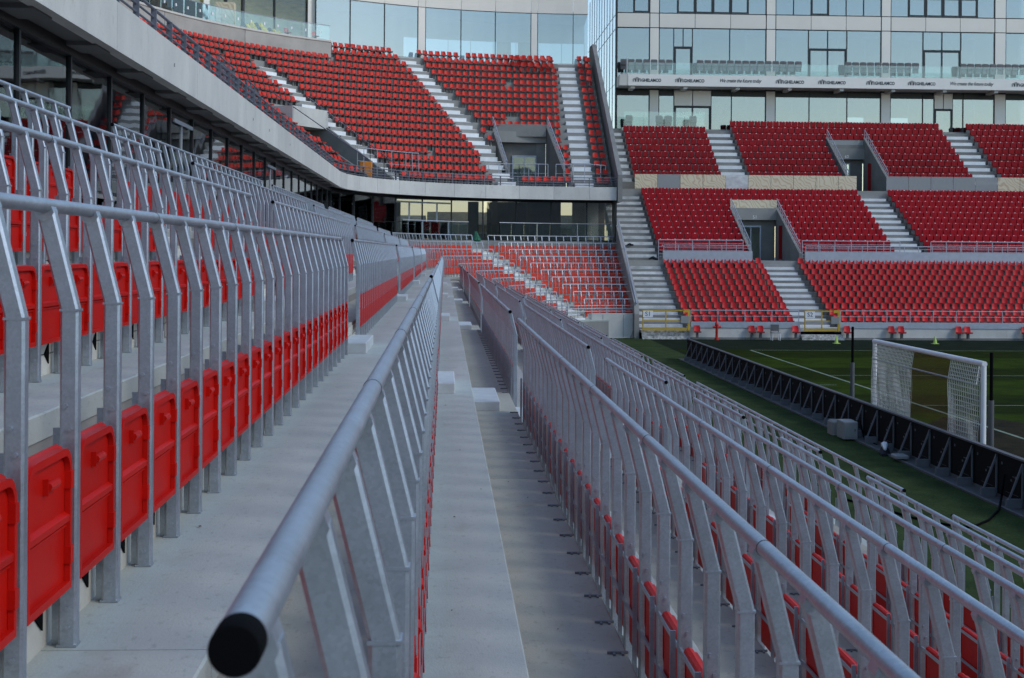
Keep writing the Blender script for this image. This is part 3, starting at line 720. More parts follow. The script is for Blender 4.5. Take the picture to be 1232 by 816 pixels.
missing = {(9, 22), (9, 23), (5, 30), (12, 18), (14, 20), (3, 40)}
for i in range(18):
    rho = urho(i) + .45; aend = pi/2 + 1.35/rho
    a = AP + .01 if i > 15 else rad(-3); k = 0
    while a < aend - .2/rho:
        bad = inhole(i, a, rho) or inhole(i, a+.22/rho, rho) or inhole(i, a-.22/rho, rho)
        if a > aisle_c(2, i): break
        for j in range(3):
            if j == 0 and i > 13: continue
            if abs(a - aisle_c(j, i)) < .84/rho: bad = 1
        if i == 15 and rad(52.4) < a < AP: bad = 1
        if not bad and (i, k) not in missing and random.random() > .015:
            seats.append((i, k, *upos(rho, a), uz(i), -(min(a, pi/2) - pi/2) + random.uniform(-.06, .06), a))
        a += .455/rho; k += 1
for i in range(18):
    for q, x in enumerate((9.62, 10.08)):
        rho = urho(i) + .45; a = xang(rho, x); seats.append((i, 90+q, *upos(rho, a), uz(i), 0., a))
seats.sort(key=lambda s: s[3])
cnt = {}
front = seats[:140]; rest = seats[140:]
for (i, k, x, y, z, r, a) in front:
    sec = 'left of first steps' if a < aisle_c(0, i) else ('between first and second steps' if a < aisle_c(1, i) else ('between second and third steps' if a < aisle_c(2, i) else 'right of third steps'))
    key = (i, sec); cnt[key] = cnt.get(key, 0) + 1
    o = inst('stadium_seat', tub_me, None, (x, y, z), r)
    tag(o, 'red tub seat, upper corner, %s row, %s seat %s' % (nth(i), nth(cnt[key]-1), sec), 'seat', 'red seats of the upper corner tier')
o = replicate('stadium_seats', tub_t, [(x, y, z, r) for (_, _, x, y, z, r, _) in rest], [M['red_far'], M['dark']])
tag(o, 'remaining red tub seats on the higher rows of the upper corner tier', 'seats')
# spare stacked seats in the top rows right
for j in range(16):
    i = 15 + j % 2; x = 5.0 + (j//2)*.5 ; 
    if j > 11: x = 10.0 + .05*(j-12); i = 13 + (j-12)
    rho = urho(i); a = xang(rho, min(x, 10.2)); px_, py_ = upos(rho+.25, a)
    o = inst('stadium_seat', tub_me, None, (px_, py_, uz(i)+.34), random.uniform(-.3, .3)); tag(o, 'loose red seat shell stacked on the top rows, %s from the left' % nth(j), 'seat', 'loose seat shells stacked on the top rows')
# doorway (vomitory) builder for a stand facing -Y
def vomitory(label, x0, x1, y0, y1, zf, ztop, surf, doorw, sign=None, pan=None, skew=0):
    t = thing('doorway', label, 'doorway', ((x0+x1)/2, y0, zf), 'concrete doorways in the stands')
    obj('floor', MB().box(x0, x1+skew, y0, y1+1.5, zf-.3, zf), 'conc_mid', t)
    for s, x in ((-1, x0), (1, x1)):
        P = [(y0-.1, zf-.2, skew), (y0-.1, surf(y0)+.12, skew), (y1+.02, surf(y1)+.12, 0), (y1+.02, zf-.2, 0)]
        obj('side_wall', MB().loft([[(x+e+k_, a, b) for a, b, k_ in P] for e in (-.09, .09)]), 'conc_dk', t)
        rr_ = obj('side_railing', MB().tube([(x+skew, y0, surf(y0)+.7), (x, y1, surf(y1)+.7)], .03, 6), 'rail_far', t)
        b = MB()
        for q in range(13):
            yq = y0+(y1-y0)*q/12; xx = x+skew*(1-q/12); b.box(xx-.012, xx+.012, yq-.012, yq+.012, surf(yq)+.1, surf(yq)+.7)
        b.tube([(x+skew, y0, surf(y0)+.45), (x, y1, surf(y1)+.45)], .018, 5); obj('balusters', b, 'rail_far', rr_)
    obj('lintel', MB().box(x0+.09, x1-.09, y1-.3, y1, ztop-.8, ztop), 'conc_mid', t)
    obj('roof_slab', MB().box(x0-.05, x1+.05, y1, y1+1.2, ztop-.1, ztop+.0), 'conc_mid', t)
    dx0, dx1 = doorw
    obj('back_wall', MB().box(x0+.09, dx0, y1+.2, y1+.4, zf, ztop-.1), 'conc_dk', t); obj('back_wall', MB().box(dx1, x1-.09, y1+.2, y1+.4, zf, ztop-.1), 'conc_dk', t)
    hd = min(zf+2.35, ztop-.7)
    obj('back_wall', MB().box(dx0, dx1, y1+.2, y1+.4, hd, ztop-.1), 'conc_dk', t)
    fr = obj('door_frame', MB().box(dx0, dx0+.09, y1+.1, y1+.2, zf, hd).box(dx1-.09, dx1, y1+.1, y1+.2, zf, hd).box(dx0+.09, dx1-.09, y1+.1, y1+.2, hd-.1, hd), 'rail_far', t)
    mid = (dx0+dx1)/2
    for a, b_ in ((dx0+.09, mid-.03), (mid+.03, dx1-.09)):
        d = obj('door', MB().box(a, b_, y1+.14, y1+.17, zf+.05, hd-.1), 'glass_clear', fr)
    obj('door_post', MB().box(mid-.03, mid+.03, y1+.12, y1+.19, zf, hd-.1), 'rail_far', fr)
    obj('room', MB().box(dx0-.5, dx1+.5, y1+2.5, y1+2.6, zf, ztop), pan or 'bluew', t)
    obj('red_notice_strip', MB().box(x1-.30, x1-.10, y1-1.9, y1-1.75, zf+.1, ztop-1.2), 'red_dark', t) if sign else None
    if sign:
        s_ = inst('number_sign', text_mesh(sign, .32, M['white']), t); s_.location = Vector(((x0+x1)/2, y1-.305, ztop-.62)) - t.location
    return t
vomitory('concrete doorway with glazed doors set into the red seats of the upper corner', 3.1, 6.7, FC[1]+urho(0)+.85, 90.2, uz(0)+.03, 8.35, lambda y: uz(0)+.15+(y-84.62)*.683+.25, (4.4, 6.0), None, skew=.75)
# corner doorway: side walls along radii
t = thing('doorway', 'dark concrete stairway opening beside the first white steps of the upper corner', 'doorway', (*upos(17, rad(31)), uz(0)), 'concrete doorways in the stands')
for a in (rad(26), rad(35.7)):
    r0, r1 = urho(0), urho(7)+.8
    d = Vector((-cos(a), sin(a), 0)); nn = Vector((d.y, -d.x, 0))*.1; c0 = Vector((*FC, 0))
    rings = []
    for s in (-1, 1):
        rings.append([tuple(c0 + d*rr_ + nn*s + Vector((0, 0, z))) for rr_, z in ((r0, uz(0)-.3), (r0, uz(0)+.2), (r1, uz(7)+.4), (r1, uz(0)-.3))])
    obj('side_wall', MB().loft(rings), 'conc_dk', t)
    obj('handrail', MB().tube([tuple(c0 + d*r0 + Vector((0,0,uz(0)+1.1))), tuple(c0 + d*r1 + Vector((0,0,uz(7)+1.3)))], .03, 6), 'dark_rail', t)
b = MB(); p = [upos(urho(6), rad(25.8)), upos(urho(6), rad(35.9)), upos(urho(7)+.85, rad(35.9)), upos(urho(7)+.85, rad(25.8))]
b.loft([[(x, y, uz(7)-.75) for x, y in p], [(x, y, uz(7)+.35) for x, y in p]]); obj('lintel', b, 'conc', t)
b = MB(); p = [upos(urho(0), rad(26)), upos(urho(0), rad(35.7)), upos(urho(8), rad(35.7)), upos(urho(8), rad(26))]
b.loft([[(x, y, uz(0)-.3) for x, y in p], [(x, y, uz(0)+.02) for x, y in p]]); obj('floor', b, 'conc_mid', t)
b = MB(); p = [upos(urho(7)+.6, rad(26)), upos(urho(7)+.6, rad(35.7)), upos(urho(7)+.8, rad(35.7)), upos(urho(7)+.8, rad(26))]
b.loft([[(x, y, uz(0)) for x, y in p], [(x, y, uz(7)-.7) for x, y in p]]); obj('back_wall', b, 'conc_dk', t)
x, y = upos(urho(1), rad(30)); tag(obj('orange_bin', MB().cbox(x-.35, x+.35, y-.3, y+.3, uz(0)+.05, uz(0)+1.05, .03), 'orange'), 'orange box standing in the stairway opening of the upper corner', 'box')
# railings guarding the doorways
def fence(label, pts, h, z=0, bars=3, step=.5, m='rail_far', cat='railing', group=None, topr=.025):
    t = thing('railing', label, cat, (*pts[0][:2], pts[0][2]), group)
    for p0, p1 in zip(pts, pts[1:]):
        for q in range(bars):
            hh = h*(q+1)/bars; obj('rail', MB().tube([(p0[0], p0[1], p0[2]+hh), (p1[0], p1[1], p1[2]+hh)], topr if q == bars-1 else .014, 5), m, t)
        L = math.dist(p0, p1); n = max(1, int(L/step))
        for q in range(n+1):
            f = q/n; x, y, z_ = [p0[e]+(p1[e]-p0[e])*f for e in range(3)]
            obj('post', MB().box(x-.018, x+.018, y-.018, y+.018, z_, z_+h), m, t)
    return t
y_ = FC[1]+urho(1)-.1
fence('grey railing guarding the left side of the upper corner doorway', [(2.7, y_-.1, uz(0)+.35), (4.6, y_, uz(0)+.35), (6.4, y_, uz(0)+.35)], 1.15, bars=2, step=.6)
fence('grey railing between the doorway and the last white steps of the upper corner', [(6.9, y_, uz(0)+.35), (7.9, y_, uz(0)+.35)], 1.15, bars=2, step=.5)
fence('grey railing at the foot of the last white steps in the upper corner', [(8.0, y_, uz(0)+.35), (9.4, y_, uz(0)+.35), (10.1, y_+.8, uz(0)+.35)], 1.15, bars=2, step=.5)
pts = [(*upos(urho(1)-.1, rad(a)), uz(0)+.3) for a in (26, 31, 36, 41, 47)]
fence('grey railing with tall posts guarding the left stairway opening of the upper corner', pts, 1.5, bars=2, step=.5)
# slanted wall of the upper tier
b = MB().prism_x([(83.95, 3.1), (83.95, 4.75), (99.6, 15.15), (101.5, 15.15), (101.5, 3.1)], 10.62, 10.9)
tag(obj('slanted_wall', b, 'conc_dk'), 'dark slanted concrete end wall of the upper corner tier', 'wall')
b = MB().box(10.5, 10.62, 84.42, 86.0, .65, 3.2); tag(obj('end_frame', b, 'frame'), 'dark end post closing the corner glazing beside the stairs', 'post')
# curved parapet and building behind upper corner
par = thing('curved_parapet', 'curved pale concrete parapet topped with a glass balustrade above the red seats', 'parapet', (-10, 88, 11))
PR = urho(16) + .06
def arcbox(b, r0, r1, a0, a1, h0, h1, n=None):
    n = n or max(2, int((a1-a0)/rad(3))); rings = []
    for q in range(n+1):
        a = a0+(a1-a0)*q/n; rings.append([(*upos(r0, a), h0), (*upos(r0, a), h1), (*upos(r1, a), h1), (*upos(r1, a), h0)])
    b.loft(rings); return b
ang = [-6, 8, 24, 39, 53.3]
for a, c in zip(ang, ang[1:]): obj('concrete_panel', arcbox(MB(), PR, PR+.25, rad(a)+.0006, rad(c)-.0006, 11.0, 13.93), 'conc_par', par)
obj('coping', arcbox(MB(), PR-.06, PR+.3, rad(-6), rad(53.4), 13.93, 14.05), 'conc', par)
obj('end_wall', arcbox(MB(), PR, PR+2.3, rad(52.9), rad(53.35), 11.0, 13.92, 2), 'conc_par', par)
for q in range(26):
    a = rad(-6+q*2.28); obj('glass_pane', arcbox(MB(), PR+.1, PR+.115, a+.0005, a+rad(2.28)-.0005, 14.05, 15.0, 2), 'glass_clear', par)
    obj('pane_clip', arcbox(MB(), PR+.08, PR+.1, a+rad(.5), a+rad(.72), 14.45, 14.62, 2), 'white', par)
obj('handrail', MB().tube([(*upos(PR+.1, rad(-6+59.3*q/14)), 15.03) for q in range(15)], .022, 5), 'rail_far', par)
bld = thing('corner_building', 'curved glass fronted building behind the upper corner seats', 'building', (0, 100, G))
def curve_facade(r, a0, a1, h0, h1, divs, gm, colw=.5):
    for q, (d0, d1) in enumerate(zip(divs, divs[1:])):
        b = arcbox(MB(), r, r+.03, d0+.001, d1-.001, h0, h1, 3); wn = obj('window', b, gm, bld)
    for d in divs: obj('mullion', arcbox(MB(), r-.05, r+.06, d-.0009, d+.0009, h0, h1, 1), 'frame', bld)
# glazing of the right part
DR = urho(18) + .6
dv = [xang(DR, x) for x in (-11.9, -8.9, -6.9, -4.35, -1.85)]
def xr(px, Y=102.2): return (px-535)/1650*Y
right = [379, 420, 461, 501, 510, 552.7, 594, 637, 645, 688, 706]
aa = []
for pxx in right:
    X_ = xr(pxx)
    for _ in range(6):
        a = xang(DR, X_); x, y = upos(DR, a); X_ = xr(pxx, y)
    aa.append(xang(DR, X_))
for q in range(len(aa)-1):
    colm = q in (3, 7)
    if colm: obj('column', arcbox(MB(), DR-.05, DR+.15, aa[q], aa[q+1], 13.6, 17.35, 1), 'column', bld)
    else: obj('window', arcbox(MB(), DR, DR+.03, aa[q]+.0008, aa[q+1]-.0008, 13.6, 17.35, 3), 'glass_blue', bld)
    obj('mullion', arcbox(MB(), DR-.06, DR+.05, aa[q]-.0007, aa[q]+.0007, 13.6, 17.35, 1), 'frame', bld)
    obj('spandrel', arcbox(MB(), DR-.04, DR+.1, aa[q]+.0005, aa[q+1]-.0005, 17.40, 18.5, 2), 'panel', bld)
    obj('window', arcbox(MB(), DR, DR+.03, aa[q]+.0008, aa[q+1]-.0008, 18.55, 22, 2), 'glass_blue', bld)
obj('back_wall', arcbox(MB(), DR+5, DR+5.2, rad(40), aa[4], 13.3, 17.4), 'bluew', bld)
obj('back_wall', arcbox(MB(), DR+5, DR+5.2, aa[4], aa[-1], 16.0, 17.4), 'bluew', bld)
for a, c in ((aa[6]+.035, aa[7]-.022), (aa[7]-.006, aa[8]+.012)): obj('back_wall', arcbox(MB(), DR+5, DR+5.2, a, c, 13.58, 16.0), 'conc_mid', bld)
for q in range(9): obj('rear_mullion', arcbox(MB(), DR+4.95, DR+5, aa[4]+(aa[-1]-aa[4])*q/8-.0006, aa[4]+(aa[-1]-aa[4])*q/8+.0006, 13.58, 16.0, 1), 'rail_far', bld)
obj('floor', arcbox(MB(), DR-1.2, DR+5, rad(40), aa[-1], 13.3, 13.58), 'conc_mid', bld); obj('floor', arcbox(MB(), DR+.2, DR+5, rad(40), aa[-1], 17.4, 17.6), 'conc', bld)
obj('roof', arcbox(MB(), DR, DR+5.2, rad(-8), aa[-1], 22, 22.4), 'conc', bld)
# left part: rooms behind the parapet
LR = PR + 2.6
la = [-8, -2, 4, 10, 16, 22, 27, 31.9, 37.5, 40.3, 43.0, 47.84, 53.0]
for q, (a, c) in enumerate(zip(la, la[1:])):
    obj('window', arcbox(MB(), LR, LR+.03, rad(a)+.001, rad(c)-.001, 13.9, 19.2, 2), 'glass_low', bld)
    thick = .0030 if q in (9, 10) else .0014
    obj('mullion', arcbox(MB(), LR-.08, LR+.06, rad(a)-thick, rad(a)+thick, 13.9, 19.2, 1), 'frame', bld)
obj('door_head', arcbox(MB(), LR-.08, LR+.06, rad(40.3), rad(43), 16.6, 16.75, 1), 'frame', bld)
for a0, a1 in ((36.54, 37.48), (52.73, 53.95)): obj('column', arcbox(MB(), LR-.16, LR-.09, rad(a0), rad(a1), 13.9, 19.2, 1), 'column', bld)
obj('floor', arcbox(MB(), PR+.25, LR+6, rad(-8), rad(53.3), 13.6, 13.9), 'conc_mid', bld)
obj('back_wall', arcbox(MB(), LR+3.5, LR+3.7, rad(36), rad(56), 13.9, 19.2), 'warm', bld); obj('back_wall', arcbox(MB(), LR+3.5, LR+3.7, rad(-8), rad(35.8), 13.9, 19.2), 'brown', bld)
obj('spandrel', arcbox(MB(), LR-.05, LR+6, rad(-8), rad(53), 19.2, 20.2), 'panel', bld)
for q in range(3): obj('light_strip', arcbox(MB(), LR+1+q*.9, LR+1.12+q*.9, rad(37+q), rad(52), 18.7, 18.8), 'column', bld)
for q in range(9):
    x, y = upos(PR+1.2, rad(40.8 + q*.72)); r_ = random.uniform(.22, .4)
    b = MB(); b.tube([(x, y, 13.9), (x+.05, y, 13.9+r_*1.1), (x-.04, y+.05, 13.92+r_*2.2)], [r_, r_*.9, r_*.3], 7)
    tag(obj('sheeting_bundle', b, 'sack' if q % 3 else 'bag', smooth=True), '%s bundle lying on the terrace behind the glass balustrade, %s from left' % ('yellow sheeting' if q % 3 else 'dark', nth(q)), 'bundle', 'bundles behind the glass balustrade')
x, y = upos(PR+1.1, rad(37.7)); tag(obj('crate', MB().cbox(x-.6, x+.6, y-.4, y+.4, 13.9, 15.6, .02), 'wood_refl'), 'pale brown crate behind the glass balustrade left of the yellow bundles', 'crate')
for q, a in enumerate((29.7, 33.8, 47.6, 52.0)):
    x, y = upos(PR+.9, rad(a)); o = inst('stadium_seat', tub_me, None, (x, y, 13.95), -(rad(a)-pi/2)); tag(o, 'single red seat standing behind the glass balustrade, %s from left' % nth(q), 'seat', 'red seats behind the glass balustrade')

# the stand behind the photographer (closes the bowl, seen only in reflections)
bs = thing('rear_stand', 'grandstand behind the camera closing the bowl, seen only as reflections in glass', 'grandstand', (25, -30, G))
for i in range(16): obj('seating_step', MB().box(-6, 117.9, -26-1.1*i-1.1, -26-1.1*i, G, G+1+.95*i), 'conc_mid', bs)
obj('back_wall', MB().box(-6, 117.9, -45, -44, G, 13.5), 'conc_dk', bs)
fs = thing('far_end_stand', 'grandstand behind the opposite goal closing the bowl, seen only as reflections', 'grandstand', (122, 34, G))
for i in range(16): obj('seating_step', MB().box(118+1.1*i, 119.1+1.1*i, -45, 92, G, G+1+.95*i), 'conc_mid', fs)
obj('back_wall', MB().box(136, 137, -45, 92, G, 14), 'conc_dk', fs)
for i in range(16): obj('seating_step', MB().box(47.6, 117.9, 76.6+1.1*i, 77.7+1.1*i, G, G+1+.95*i), 'conc_mid', fs)
# ------------------------------------------------------------------ main stand across the pitch corner
ms = thing('main_stand', 'main grandstand with three tiers of red seats facing the camera', 'grandstand', (28, 76, G))
XL, XR_ = 10.95, 47.0
LY, LT, LR_, L0 = 76.6, .8, .32, -4.25
MY, MT, MR, M0 = 86.3, .8, .40, -.35
UY, UTT, URR, U0 = 96.0, .85, .53, 4.95
def srow(y, t, z, x0, x1, dep=1.0): obj('seating_step', MB().box(x0, x1, y, y+t+.002, z-dep, z), 'conc_dk', ms)
for i in range(11): srow(LY+LT*i, LT, L0+LR_*i, XL, XR_)
V1 = (19.4, 22.55); V2 = (28.5, 31.35)
for i in range(11):
    y, z = MY+MT*i, M0+MR*i
    if i <= 7: srow(y, MT, z, XL, V1[0]); srow(y, MT, z, V1[1], XR_)
    else: srow(y, MT, z, XL, XR_)
for i in range(9):
    y, z = UY+UTT*i, U0+URR*i
    if i <= 5: srow(y, UTT, z, XL, V2[0]); srow(y, UTT, z, V2[1], XR_)
    else: srow(y, UTT, z, XL, XR_)
obj('front_wall', MB().box(13.6, XR_, 75.4, 76.6, G, -4.16), 'conc', ms)
obj('front_gutter', MB().box(13.6, XR_, 75.32, 75.4, G, G+.12), 'conc_dk', ms)
obj('cross_walk', MB().box(XL, XR_, LY+LT*11, MY, -2, -.5), 'conc_mid', ms)
obj('walk_wall', MB().box(13.65, V1[0]-.1, 85.25, 85.4, -.75, .12), 'rail_far', ms); obj('walk_wall', MB().box(V1[1]+.1, XR_, 85.25, 85.4, -.75, .12), 'rail_far', ms)
obj('upper_walk', MB().box(XL, XR_, MY+MT*11, UY, 2.5, 4.42), 'conc_mid', ms)
obj('back_walk', MB().box(XL, XR_, UY+UTT*9, 105, 7, 9.40), 'conc_mid', ms)
# front plate and railing of lower tier
def gates(x0, x1):
    obj('kick_plate', MB().box(x0, x1, 75.36, 75.398, -4.155, -3.83), 'rail_far', ms)
gates(13.65, 19.75); gates(22.0, XR_)
def hfence(label, x0, x1, y, z, h, step, bars, grp, **k): return fence(label, [(x0, y, z), (x1, y, z)], h, bars=bars, step=step, group=grp, **k)
hfence('grey three rail railing before the lower red seats between the two yellow gates', 13.65, 19.7, 75.42, -4.16, .97, 1.25, 3, 'railings before the lower tier')
hfence('long grey three rail railing before the lower red seats right of gate S2', 22.05, XR_, 75.42, -4.16, .97, 1.25, 3, 'railings before the lower tier')
hfence('low grey railing on the cross walk, left block', 13.7, 19.2, 85.3, .12, .35, .9, 2, 'railings on the cross walk')
hfence('low grey railing on the cross walk, right of the lower doorway', 22.7, XR_, 85.3, .12, .35, .9, 2, 'railings on the cross walk')
hfence('close barred grey railing in front of the middle tier, left block', 13.5, 18.9, 86.15, -.5, 1.3, .95, 6, 'railings of the middle tier', topr=.03)
hfence('close barred grey railing in front of the middle tier, right of doorway', 22.7, 29.0, 86.15, -.5, 1.3, .95, 6, 'railings of the middle tier', topr=.03)
hfence('close barred grey railing in front of the middle tier, far right block', 31.0, XR_, 86.15, -.5, 1.3, .95, 6, 'railings of the middle tier', topr=.03)
# stairs of the main stand
def stair(label, x0, x1, y0, t, r, z0, n, m='step', frac=.42):
    tt = thing('stairs', label, 'stairs', ((x0+x1)/2, y0, z0), 'stairs of the main stand')
    for i in range(n):
        y, z = y0+t*i, z0+r*i
        obj('tread', MB().box(x0, x1, y-.004, y+t*.5, z, z+.02), 'tread', tt)
        if i > 0: obj('step', MB().box(x0+.02, x1-.02, y-t*.42, y-.006, z-r, z-r*.45), m, tt)
    return tt
oldstep = mat('worn_white_step', (.50, .51, .50), .7, 0, .2, 2.5, stretch=(.6, 1, 1), col2=(.74, .74, .72)); M['oldstep'] = oldstep
SX0, SX1 = 10.98, 13.5
stair('wide worn white stairs left of the lower red block, behind gate S1', SX0, SX1, LY, LT, LR_, L0+.002, 12, 'oldstep')
stair('wide worn white stairs left of the middle tier', SX0, SX1, MY, MT, MR, M0+.002, 12, 'oldstep')
stair('wide worn white stairs left of the upper tier below the glass tower', SX0, 13.2, UY, UTT, URR, U0+.002, 9, 'oldstep')
stair('white stairs behind gate S2 in the lower tier', 20.0, 21.95, LY, LT, LR_, L0+.002, 12)
stair('white stairs splitting the middle tier right of its doorway', 28.95, 30.9, MY, MT, MR, M0+.002, 12)
stair('white stairs in the upper tier left of its doorway', 19.65, 21.45, UY, UTT, URR, U0+.002, 9)
stair('white stairs in the upper tier right of its doorway', 37.8, 39.7, UY, UTT, URR, U0+.002, 9)
for q in range(3): obj('base_step', MB().box(10.95, 13.6, 75.35-.0+.2*q, 76.6, G, G+.16*(q+1)), 'oldwhite', ms)
for q in range(3): obj('base_step', MB().box(19.8, 22.2-.05*q, 75.05+.2*q, 75.4, G, G+.15*(q+1)), 'oldwhite', ms)
# seats
def fill(n, y0, t, r, z0, blocks, skip=None):
    out = []
    for i in range(n):
        for bi, (x0, x1) in enumerate(blocks):
            m = int((x1-x0)/.468)
            for q in range(m):
                x = x0 + (q+.5)*(x1-x0)/m
                if skip and skip(i, x): continue
                out.append((i, bi, q, x, y0+t*i+.45, z0+r*i))
    return out
low = fill(11, LY, LT, LR_, L0, [(13.6, 19.9), (22.1, 46)])
mid = fill(11, MY, MT, MR, M0, [(13.6, 28.85), (31.0, 46)], lambda i, x: i <= 7 and V1[0]-.3 < x < V1[1]+.3)
upp = fill(9, UY, UTT, URR, U0, [(13.3, 19.55), (21.55, 37.7), (39.8, 46)], lambda i, x: (i <= 5 and V2[0]-.3 < x < V2[1]+.3) or (i == 8 and x < 19.6))
def emit(lst, me, tmpl, mats, nm, desc, blocks, cat_desc, jitter, lim):
    lst.sort(key=lambda s: (abs(s[3]-22) > 14, s[4]))
    cnt = {}
    for (i, bi, q, x, y, z) in lst[:lim]:
        o = inst(nm, me, None, (x, y, z), random.uniform(-jitter, jitter)); tag(o, '%s, %s row, %s seat in %s' % (desc, nth(i), nth(q), blocks[bi]), 'seat', cat_desc)
    if lst[lim:]:
        o = replicate(nm + 's', tmpl, [(x, y, z, 0) for (_, _, _, x, y, z) in lst[lim:]], mats); tag(o, 'remaining ' + cat_desc, 'seats')
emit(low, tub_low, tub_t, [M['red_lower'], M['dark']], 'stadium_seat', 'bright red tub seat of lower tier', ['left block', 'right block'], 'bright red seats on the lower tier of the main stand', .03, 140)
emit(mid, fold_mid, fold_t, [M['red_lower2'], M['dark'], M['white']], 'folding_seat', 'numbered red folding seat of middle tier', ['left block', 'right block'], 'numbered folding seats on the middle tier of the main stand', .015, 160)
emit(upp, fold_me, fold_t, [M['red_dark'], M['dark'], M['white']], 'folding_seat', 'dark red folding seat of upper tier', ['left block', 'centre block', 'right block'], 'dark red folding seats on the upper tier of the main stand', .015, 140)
vomitory('concrete doorway set into the middle tier of the main stand', V1[0], V1[1], 86.1, 92.3, -.48, 3.05, lambda y: M0+.1+(y-MY)*.5+.25, (20.1, 21.5), '51', 'cream')
vomitory('concrete doorway set into the upper tier of the main stand', V2[0], V2[1], 95.8, 101.3, 4.44, 7.85, lambda y: U0+.1+(y-UY)*.62+.25, (29.1, 30.3), '62', 'white')
tag(obj('cream_guard', MB().box(19.4, 22.6, 92.5, 92.56, 3.06, 3.62), 'wood_refl'), 'wavy cream guard panel on the roof of the middle tier doorway', 'panel')
tag(obj('glass_guard', MB().box(28.5, 31.4, 101.3, 101.33, 7.86, 8.5), 'fog_glass'), 'frosted glass guard on the roof of the upper tier doorway', 'panel')
# glass guard panels along the upper walk, their warm wavy reflection painted in
gd = thing('upper_walk_guard', 'row of painted-reflection and frosted glass guard panels between middle and upper tier', 'guard', (25, 95.1, 4.42))
x = 13.2; i = 0
while x < 46:
    if 28.9 <= x < 30.9: x = 31.0; continue
    x1 = min(x+1.6, 28.9 if x < 28.9 else 46)
    kind = 'fog_glass' if (14.2 < x < 15.6 or 31 <= x < 37.5) else ('oldstep' if 18.2 < x < 20.5 else 'wood_refl')
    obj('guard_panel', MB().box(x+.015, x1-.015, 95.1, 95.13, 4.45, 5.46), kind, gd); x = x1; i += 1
# folded bags on the stairs
for x, y, z, s_, lb in ((13.1, 85.75, -.48, .17, 'black bundle lying on the cross walk beside the wide stairs'), (11.9, 95.3, 4.44, .22, 'dark bundle lying at the foot of the upper wide stairs'), (11.9, 87.8, .42, .12, 'small dark cloth on the middle wide stairs')):
    b = MB(); b.tube([(x-s_*1.6, y, z+.05), (x-s_*.8, y, z+s_*.7), (x, y+.1, z+s_*.9), (x+s_, y, z+s_*.4), (x+s_*1.7, y-.1, z+.05)], [.04, s_*.45, s_*.6, s_*.5, .05], 7)
    tag(obj('cloth_bundle', b, 'bag', smooth=True), lb, 'bundle')
# yellow gates
def gate(label, x0, x1, sign):
    t = thing('yellow_gate', label, 'gate', ((x0+x1)/2, 75.25, -4.3), 'yellow pitch gates')
    y = 75.25
    for z in (-4.28, -4.2, -3.75, -3.2): obj('bar', MB().box(x0, x1, y-.03, y+.03, z-.03, z+.03), 'yellow', t)
    for x in (x0, (x0+x1)/2, x1): obj('upright', MB().box(x-.03, x+.03, y-.035, y+.035, -4.31, -3.17), 'yellow', t)
    obj('latch_column', MB().box(x1-.06, x1+.07, y-.05, y+.05, -4.3, -3.15), 'yellow', t)
    obj('warning_panel', MB().box(x1-.3, x1-.06, y-.065, y-.052, -3.30, -3.14), 'yellow', t)
    bx = obj('lock_box', MB().cbox(x1-.45, x1+.0, y-.10, y-.055, -3.9, -3.5, .01), 'box', t)
    s = obj('sign_plate', MB().box(x0, x0+.55, y-.07, y-.05, -3.58, -3.22), 'white', t)
    m_ = inst('sign_text', text_mesh(sign, .34, M['ink']), s); m_.location = (x0+.275-t.location.x, y-.072-t.location.y, -3.40-t.location.z)
gate('yellow pitch gate with sign S1 at the foot of the wide worn stairs', 10.95, 13.5, 'S1')
gate('yellow pitch gate with sign S2 at the foot of the white stairs', 20.0, 21.9, 'S2')
# seats bolted to the wall
for q, x in enumerate((13.95, 17.0, 17.48, 19.45, 22.35, 24.85, 25.4, 28.65, 29.15, 32.4, 32.9)):
    o = inst('stadium_seat', tub_low, None, (x, 75.0, G+.05)); o.scale = (1.05, 1, 1); tag(o, 'red tub seat standing against the pitch wall, %s from the left' % nth(q), 'seat', 'red seats along the pitch wall')
# hydrant
t = thing('hydrant', 'red fire hydrant against the wall between gates S1 and S2', 'hydrant', (15.0, 74.9, G))
inst('barrel', MB().tube([(0,0,0),(0,0,.12),(0,0,.13),(0,0,.75),(0,0,.82),(0,0,.95),(0,0,1.02)], [.12,.12,.075,.075,.11,.10,.03], 12).mesh('barrel', M['hydrant'], True), t)
inst('outlet', MB().tube([(-.22,0,.72),(.22,0,.72)], .065, 8).mesh('outlet', M['hydrant'], True), t); inst('valve', MB().tube([(0,0,1.0),(0,0,1.12)], .03, 6).mesh('valve', M['hydrant']), t)
# plastic chair
t = thing('plastic_chair', 'pale plastic chair with dark seat standing by the wall left of gate S2', 'chair', (18.25, 74.8, G))
inst('seat', MB().cbox(-.24,.24,-.22,.22,.40,.45).mesh('seat', M['box']), t); inst('backrest', MB().box(-.23,.23,.18,.23,.5,.86).box(-.23,-.19,.18,.23,.45,.5).box(.19,.23,.18,.23,.45,.5).mesh('backrest', M['dark']), t)
lm = MB().tube([(0,0,0),(0,0,.40)], [.02,.028], 6).mesh('leg', M['white'])
for sx in (-1, 1):
    for sy in (-1, 1): inst('leg', lm, t, (.21*sx, .19*sy, 0))
# cones
cone_me = MB().tube([(0,0,.02),(0,0,.40),(0,0,.42)], [.11,.03,.018], 10).mesh('cone_body', M['cone'], True); base_me = MB().cbox(-.17,.17,-.17,.17,0,.03).mesh('cone_base', M['cone'])
for q, x in enumerate((20.9, 26.25, 31.55)):
    t = thing('marker_cone', 'lime green training cone beyond the touchline, %s from the left' % nth(q), 'cone', (x, 72.2, G+.006), 'lime training cones'); inst('cone_body', cone_me, t); inst('cone_base', base_me, t)

